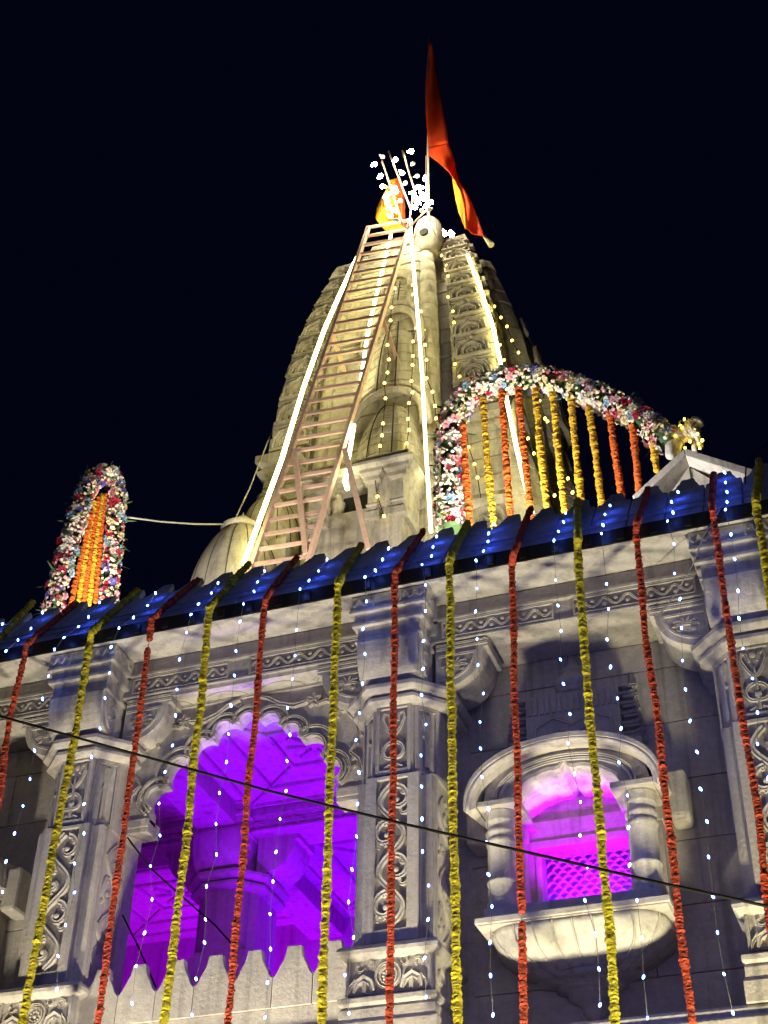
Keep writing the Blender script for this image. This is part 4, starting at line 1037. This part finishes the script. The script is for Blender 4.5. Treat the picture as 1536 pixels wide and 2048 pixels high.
G = [
 ('gold', (62, 1208), (-14, 1290), [(-30, 1340), (-60, 1500)], 'yellow garland cut off at the left picture edge, only its sloping part shows', None),
 ('red', (149, 1208), (54, 1288), [(48, 1318), (42, 1340), (19, 1440), (0, 1590), (-20, 1700)], 'red garland nearest the left edge, running out of view beside the left column', None),
 ('gold', (271, 1184), (183, 1264), [(179, 1285), (153, 1456), (127, 1589), (107, 1700), (45, 2048)], 'yellow garland crossing the left column', None),
 ('red', (393, 1161), (303, 1238), [(301, 1262), (286, 1378), (257, 1589), (242, 1700), (195, 2048)], 'red garland between the left column and the purple arch, gap near its top', [(298, 1289)]),
 ('gold', (496, 1129), (420, 1214), [(417, 1236), (400, 1427), (387, 1524), (371, 1700), (327, 2048)], 'yellow garland crossing the left part of the purple arch', None),
 ('red', (592, 1117), (531, 1196), [(528, 1218), (516, 1375), (508, 1469), (497, 1562), (483, 1750), (455, 2048)], 'red garland crossing the middle of the purple arch', None),
 ('gold', (720, 1093), (677, 1165), [(675, 1185), (673, 1264), (664, 1469), (656, 1690), (643, 2048)], 'yellow garland at the right end of the purple arch', None),
 ('red', (845, 1065), (791, 1145), [(790, 1168), (788, 1366), (786, 1550), (781, 1843), (780, 2048)], 'dark red garland in front of the middle column', None),
 ('gold', (934, 1049), (900, 1120), [(899, 1142), (902, 1366), (905, 1550), (911, 1843), (916, 2048)], 'yellow garland just right of the middle column', None),
 ('red', (1060, 1021), (1027, 1108), [(1025, 1130), (1028, 1335), (1034, 1521), (1043, 1834), (1049, 2048)], 'red garland over the left pillar of the balcony window, gap at the sill', [(1043, 1842)]),
 ('gold', (1155, 1003), (1155, 1078), [(1156, 1100), (1167, 1280), (1188, 1521), (1217, 1834), (1231, 2048)], 'yellow garland crossing the balcony window', None),
 ('red', (1296, 978), (1273, 1050), [(1273, 1072), (1290, 1261), (1316, 1447), (1340, 1669), (1358, 1834), (1385, 2048)], 'red garland over the right pillar of the balcony window', None),
 ('red', (1426, 950), (1425, 1020), [(1428, 1045), (1443, 1146), (1467, 1330), (1488, 1450), (1516, 1625), (1536, 1815)], 'red garland along the right column', None),
 ('gold', (1519, 924), (1512, 1000), [(1514, 1022), (1526, 1098), (1538, 1185), (1550, 1260)], 'yellow garland at the far right edge, bright short length', None),
]
for kind, top, bend, down, lab, gap in G:
    gp = [at(*g_, GY) for g_ in gap] if gap else None
    garland(gpath(top, bend, down), kind, .0315 if kind == 'gold' else .0265, .0235 if kind == 'gold' else .022, lab, GG, gp)

# ================================================================== BLUE LED STRINGS
lb = MB(); lb.lathe([(.0025, -.013), (.006, -.008), (.0078, 0), (.006, .008), (.0025, .013)], 0, 0, 8); bb = lb.mesh('bulb', 'bulb_blue')
STR = [
 ([(85, 1225), (62, 1257), (36, 1280), (12, 1302), (5, 1248)], 'blue white lights on the parapet at the left edge only'),
 ([(199, 1205), (177, 1234), (157, 1253), (128, 1275), (109, 1299), (97, 1352), (85, 1398), (69, 1501), (60, 1558), (46, 1612), (29, 1667), (12, 1723), (5, 1784)], 'blue white light string hanging left of the left column'),
 ([(311, 1186), (295, 1211), (267, 1235), (238, 1256), (222, 1294), (219, 1346), (210, 1396), (200, 1457), (183, 1514), (168, 1608), (168, 1667), (149, 1727), (149, 1785), (131, 1850), (116, 1912), (114, 1979)], 'blue white light string down the left column'),
 ([(436, 1166), (423, 1186), (397, 1208), (382, 1229), (373, 1265), (359, 1319), (354, 1379), (351, 1431), (345, 1491), (330, 1544), (318, 1607), (320, 1671), (301, 1732), (304, 1799), (289, 1866), (272, 1932), (264, 2007)], 'blue white light string at the left end of the purple arch'),
 ([(529, 1142), (515, 1164), (508, 1183), (487, 1208), (480, 1243), (472, 1302), (469, 1351), (462, 1411), (457, 1468), (453, 1524), (439, 1586), (432, 1648), (433, 1709), (413, 1773), (411, 1839), (409, 1885), (392, 1958), (384, 2030)], 'blue white light string left of the arch centre'),
 ([(654, 1119), (637, 1142), (618, 1161), (600, 1178), (593, 1260), (590, 1311), (585, 1358), (575, 1416), (580, 1470), (574, 1522), (572, 1582), (560, 1638), (552, 1704), (546, 1763), (540, 1828), (541, 1898), (535, 1965), (530, 2035)], 'blue white light string right of the arch centre'),
 ([(777, 1097), (765, 1119), (751, 1141), (730, 1154), (733, 1203), (726, 1258), (730, 1308), (725, 1367), (719, 1426), (712, 1480), (718, 1545), (715, 1608), (713, 1673), (704, 1739), (697, 1804), (707, 1875), (690, 1950), (698, 2027)], 'blue white light string along the left side of the middle column'),
 ([(873, 1073), (866, 1094), (863, 1112), (844, 1129), (851, 1170), (851, 1222), (847, 1282), (846, 1338), (843, 1390), (852, 1449), (842, 1511), (843, 1573), (844, 1638), (845, 1703), (857, 1771), (856, 1839), (849, 1916), (852, 1994)], 'blue white light string along the right side of the middle column'),
 ([(987, 1048), (977, 1067), (976, 1083), (967, 1102), (952, 1121), (954, 1177), (951, 1223), (954, 1278), (956, 1330), (967, 1387), (960, 1444), (961, 1497), (964, 1554), (977, 1618), (973, 1685), (977, 1749), (984, 1813), (980, 1885), (981, 1951), (986, 2030)], 'blue white light string left of the balcony window'),
 ([(1131, 1026), (1127, 1044), (1117, 1063), (1108, 1081), (1111, 1160), (1116, 1211), (1122, 1262), (1121, 1319), (1127, 1368), (1140, 1428), (1136, 1487), (1149, 1548), (1161, 1604), (1160, 1671), (1175, 1734), (1170, 1801), (1191, 1868), (1198, 1938), (1200, 2010)], 'blue white light string down the middle of the balcony window'),
 ([(1220, 1011), (1210, 1029), (1206, 1050), (1203, 1067), (1213, 1168), (1217, 1218), (1214, 1279), (1221, 1334), (1235, 1397), (1242, 1457), (1238, 1525), (1255, 1591), (1257, 1655), (1259, 1730), (1274, 1801), (1283, 1876), (1287, 1954), (1295, 2036)], 'blue white light string over the right side of the balcony window'),
 ([(1356, 984), (1343, 1004), (1346, 1025), (1335, 1042), (1348, 1088), (1349, 1147), (1360, 1198), (1363, 1256), (1365, 1321), (1371, 1379), (1380, 1442), (1394, 1504), (1401, 1578), (1414, 1643), (1417, 1714), (1426, 1793), (1435, 1865), (1448, 1948), (1466, 2026)], 'blue white light string on the bare wall right of the balcony window'),
 ([(1449, 945), (1451, 965), (1454, 984), (1454, 1004), (1451, 1019), (1462, 1069), (1469, 1118), (1476, 1182), (1478, 1237), (1486, 1297), (1505, 1357), (1515, 1425), (1515, 1488), (1536, 1556)], 'blue white light string down the right column'),
]
for px, lab in STR:
    pts = []
    for x, y in px:
        p = onplane(x, y, SL0+SLN*.062, SLN)
        if p.z < SL0.z+.0: p = at(x, y, -.335)
        pts.append(p)
    e = empty('led_string', tuple(pts[-1]), lab, 'string lights', 'blue white light strings on the facade')
    order = sorted(pts, key=lambda p: -p.z)
    MB().tube(order, .0016, 4).build('wire', 'wire', e)
    for p in pts: inst(bb, 'bulb', e, p, (random.uniform(-.5, .5), random.uniform(-.5, .5), 0), random.uniform(.85, 1.1))

# ================================================================== FLOWER ARCHES ON THE ROOF
PET = ['petal_white', 'petal_white', 'petal_pink', 'petal_white', 'petal_red', 'petal_blue', 'petal_cream', 'petal_pink', 'petal_white', 'petal_red', 'petal_violet', 'petal_cream']
def blossom(mat, seed):
    rnd = random.Random(seed); b = MB()
    for ringn, (n, r, h, ph) in enumerate(((6, 1.0, .12, 0), (5, .68, .38, .5), (4, .36, .55, .2))):
        for k in range(n):
            a = 2*math.pi*(k+ph)/n+rnd.uniform(-.2, .2); c, s_ = math.cos(a), math.sin(a); w_ = r*.55
            rr = r*rnd.uniform(.8, 1.1)
            b.add([(0, 0, h*.3), (c*rr*.6-s_*w_*.6, s_*rr*.6+c*w_*.6, h), (c*rr, s_*rr, h*.7+rnd.uniform(-.1, .2)), (c*rr*.6+s_*w_*.6, s_*rr*.6-c*w_*.6, h)], [[0, 1, 2], [0, 2, 3]])
    return b.mesh('blossom', mat)
BL = [blossom(m_, i) for i, m_ in enumerate(PET)]
def flower_arch(pathpts, R, label, n=300, palette=None, seed=1):
    rnd = random.Random(seed)
    e = empty('flower_arch', tuple(pathpts[0]), label, 'flower arch', 'flower arches on the roof')
    MB().tube(pathpts, R*.58, 8).build('core', 'leaf', e)
    seg = [(q-p).length for p, q in zip(pathpts, pathpts[1:])]; tot = sum(seg)
    def pick():
        d = rnd.uniform(0, tot)
        for i, l in enumerate(seg):
            if d <= l: break
            d -= l
        p, q = pathpts[i], pathpts[i+1]; t = (q-p).normalized(); c = p+(q-p)*(d/l)
        x = t.orthogonal().normalized(); y = t.cross(x)
        for _ in range(20):
            a = rnd.uniform(0, 2*math.pi); nrm = x*math.cos(a)+y*math.sin(a)
            if nrm.dot((CAM-c).normalized()) > -.35: break
        return c, nrm, i/len(seg)
    for k in range(n):
        c, nrm, f = pick(); s_ = rnd.uniform(.040, .078)
        hue = int((math.sin(f*21+seed)+1)*2.5+rnd.random()*7.0) % len(BL)
        o = inst(BL[hue], 'blossom', e, c+nrm*(R*rnd.uniform(.72, 1.0)), None, s_)
        o.rotation_euler = (nrm+Vector((rnd.uniform(-.4, .4), rnd.uniform(-.4, .4), rnd.uniform(-.4, .4)))).to_track_quat('Z', 'Y').to_euler()
    b = MB()
    for k in range(130):
        c, nrm, f = pick(); p = c+nrm*R*rnd.uniform(.6, 1.0); t = Vector((rnd.uniform(-1, 1), rnd.uniform(-1, 1), rnd.uniform(-.6, 1))).normalized()*rnd.uniform(.05, .12)+nrm*.05
        sd_ = t.cross(nrm).normalized()*.012
        b.add([p-sd_, p+sd_, p+t*.6+sd_*.8, p+t, p+t*.6-sd_*.8], [[0, 1, 2, 3, 4]])
    lf = b.build('leaves', 'leaf', e); lf['kind'] = 'stuff'
    for mi, mt in enumerate(('petal_white', 'petal_pink', 'petal_cream')):
        b = MB()
        for k in range(260):
            c, nrm, f = pick(); p = c+nrm*R*rnd.uniform(.7, 1.05); x = nrm.orthogonal().normalized(); y = nrm.cross(x); r = rnd.uniform(.014, .028)
            b.add([p+(x*math.cos(a)+y*math.sin(a))*r for a in [i*1.2566 for i in range(5)]]+[p+nrm*r], [[i, (i+1) % 5, 5] for i in range(5)])
        o = b.build('small_petals', mt, e); o['kind'] = 'stuff'
    return e
# right arch: stands just behind the parapet
AY = 1.7
ra = [(905, 1060), (900, 1010), (897, 950), (897, 890), (904, 840), (922, 805), (950, 783), (990, 766), (1035, 757), (1080, 758), (1125, 770), (1170, 785), (1215, 803), (1255, 822), (1290, 845), (1318, 868), (1340, 890)]
flower_arch([at(x, y, AY) for x, y in ra], .14, 'long arch of mixed silk flowers over the hanging garland curtain', seed=3)
cg = [((925, 850), (940, 1045), 'orange'), ((965, 800), (985, 1038), 'amber'), ((1003, 785), (1020, 1028), 'red'), ((1036, 780), (1060, 1020), 'red'), ((1070, 778), (1092, 1004), 'amber'), ((1104, 782), (1128, 1008), 'amber'),
      ((1140, 792), (1163, 1002), 'amber'), ((1176, 806), (1203, 998), 'amber'), ((1219, 822), (1241, 980), 'red'), ((1264, 852), (1279, 978), 'red'), ((1303, 868), (1312, 930), 'amber')]
ordn = ['first', 'second', 'third', 'fourth', 'fifth', 'sixth', 'seventh', 'eighth', 'ninth', 'tenth', 'eleventh']
for i, (p, q, kd) in enumerate(cg):
    a_, c_ = at(*p, AY-.02), at(*q, AY-.02); c_ = a_+(c_-a_)*1.18
    garland([a_, c_], 'orange' if kd == 'red' else kd, .036, .034, '%s garland of the curtain under the long flower arch, %s from its left end' % ({'orange': 'orange', 'red': 'orange red', 'amber': 'amber'}[kd], ordn[i]), 'garlands of the flower curtain', name='curtain_garland')
# left arch, seen almost end-on
pc = at(222, 1195, 2.3); dirp = Vector((.30, .954, 0)); npl = Vector((dirp.y, -dirp.x, 0))
def LP(x, y): return onplane(x, y, pc, npl)
la = [(104, 1230), (119, 1160), (137, 1090), (155, 1030), (174, 978), (194, 952), (212, 945), (228, 958), (233, 1000), (229, 1060), (223, 1120), (217, 1185), (213, 1225)]
flower_arch([LP(x, y) for x, y in la], .10, 'narrow flower arch at the left end of the roof, seen almost end-on', n=280, seed=8)
for i, (p, q, kd) in enumerate([((182, 1025), (141, 1215), 'orange'), ((189, 1005), (154, 1215), 'amber'), ((196, 998), (166, 1215), 'orange'), ((203, 990), (178, 1210), 'amber'), ((209, 992), (190, 1205), 'orange')]):
    garland([LP(*p), LP(*q)], kd, .030, .03, '%s garland hanging in the narrow flower arch, %s from the left' % ({'orange': 'orange', 'amber': 'amber'}[kd], ordn[i]), 'garlands in the narrow flower arch', name='arch_garland')

# ================================================================== GABLE AND POT FINIAL AT THE RIGHT
GA = empty('gable_roof', tuple(at(1375, 990, 1.5)), 'small pointed stone roof behind the parapet at the right', 'roof')
ap = at(1369, 896, 1.5); e0 = at(1272, 990, 1.5); e1 = at(1498, 940, 1.5)
gy = 1.5; hb = .16
b = MB()       # two raking roof slabs with a deep edge
for q in (e0, e1):
    d = (q-ap).normalized(); nrm = Vector((-d.z, 0, d.x)); nrm = nrm if nrm.z > 0 else -nrm
    b.add([tuple(v) for y in (gy, gy+1.3) for v in (Vector((ap.x, y, ap.z)), Vector((ap.x, y, ap.z-.09)), Vector((q.x, y, q.z-.07)), Vector((q.x+d.x*.05, y, q.z)))], [[0, 1, 2, 3], [4, 7, 6, 5], [0, 3, 7, 4], [1, 5, 6, 2], [2, 6, 7, 3], [0, 4, 5, 1]])
b.build('roof_slab', 'white', GA, bevel=.008)
b = MB(); zc = 9.3
b.add([(e0.x+.14, gy+.16, zc), (e1.x-.14, gy+.16, zc), (e1.x-.14, gy+.16, e1.z-.12), (ap.x, gy+.16, ap.z-.095), (e0.x+.14, gy+.16, e0.z-.12)], [[0, 1, 2, 3, 4]])
b.build('gable_wall', 'paint', GA)
b = MB(); b.box(ap.x+.0, ap.x+.012, gy+.152, gy+.16, zc, ap.z-.11); b.build('joint_line', 'dark', GA)
b = MB(); b.box(e0.x+.15, e1.x-.15, gy+.17, gy+1.3, 8.6, zc+.3); b.build('base', 'paint', GA)
# stone beast on the gable
SY = 1.75
jt = {'hip': (1346, 882, 0, .085), 'belly': (1362, 870, 0, .085), 'chest': (1381, 858, 0, .085), 'neck': (1389, 850, 0, .066), 'head': (1395, 842, -.02, .070), 'snout': (1402, 846, -.06, .040),
      'fsh': (1391, 863, -.06, .042), 'fk': (1398, 879, -.08, .030), 'fp': (1402, 898, -.10, .034), 'gsh': (1384, 866, .08, .042), 'gk': (1389, 884, .09, .03), 'gp': (1390, 905, .09, .034),
      'hk': (1342, 895, -.07, .060), 'hp': (1340, 918, -.08, .045), 'ik': (1352, 896, .08, .060), 'ip': (1350, 920, .08, .045), 'mane': (1377, 848, .02, .05), 'ear': (1391, 834, .0, .022), 't1': (1336, 880, .04, .025), 't2': (1331, 866, .06, .02)}
ks = list(jt); vs = [at(jt[k][0], jt[k][1], SY+jt[k][2]) for k in ks]
ed = [('hip', 'belly'), ('belly', 'chest'), ('chest', 'neck'), ('neck', 'head'), ('head', 'snout'), ('chest', 'fsh'), ('fsh', 'fk'), ('fk', 'fp'), ('chest', 'gsh'), ('gsh', 'gk'), ('gk', 'gp'), ('hip', 'hk'), ('hk', 'hp'), ('hip', 'ik'), ('ik', 'ip'), ('neck', 'mane'), ('head', 'ear'), ('hip', 't1'), ('t1', 't2')]
me = bpy.data.meshes.new('animal_statue'); base = at(1340, 918, SY)
me.from_pydata([tuple(v-base) for v in vs], [(ks.index(a), ks.index(c)) for a, c in ed], [])
me.materials.append(M['white'])
AS = bpy.data.objects.new('animal_statue', me); COL.objects.link(AS); AS.location = base
sk = AS.modifiers.new('skin', 'SKIN'); sk.use_smooth_shade = True
for k, v in zip(ks, me.skin_vertices[0].data if me.skin_vertices else []): v.radius = (jt[k][3],)*2
ss = AS.modifiers.new('smooth', 'SUBSURF'); ss.levels = 2; ss.render_levels = 2
tag(AS, 'pale stone animal figure rearing on the pointed roof, wound with yellow lights', 'statue')
RL = empty('rope_light', tuple(base), 'yellow light string wound round the stone animal figure', 'string lights')
pth = []
for i in range(40):
    t = i/39; c = vs[ks.index('hip')].lerp(vs[ks.index('chest')], t*1.1); ax = (vs[ks.index('chest')]-vs[ks.index('hip')]).normalized(); xx = ax.orthogonal().normalized(); yy = ax.cross(xx)
    a = t*6*math.pi; pth.append(c+(xx*math.cos(a)+yy*math.sin(a))*.118)
pth += [at(1398, 872, SY-.16), at(1404, 880, SY-.16), at(1400, 890, SY-.16), at(1402, 898, SY-.16)]
MB().tube(pth, .005, 5).build('wire', 'gold', RL)
for i, p in enumerate(pth):
    if i % 3 and i < 39: continue
    inst(by_, 'bulb', RL, p+Vector((random.uniform(-.02, .02), -.01, random.uniform(-.02, .02))), None, random.uniform(.55, .85))
for o in bpy.data.objects:
    if '_o' in o: del o['_o']
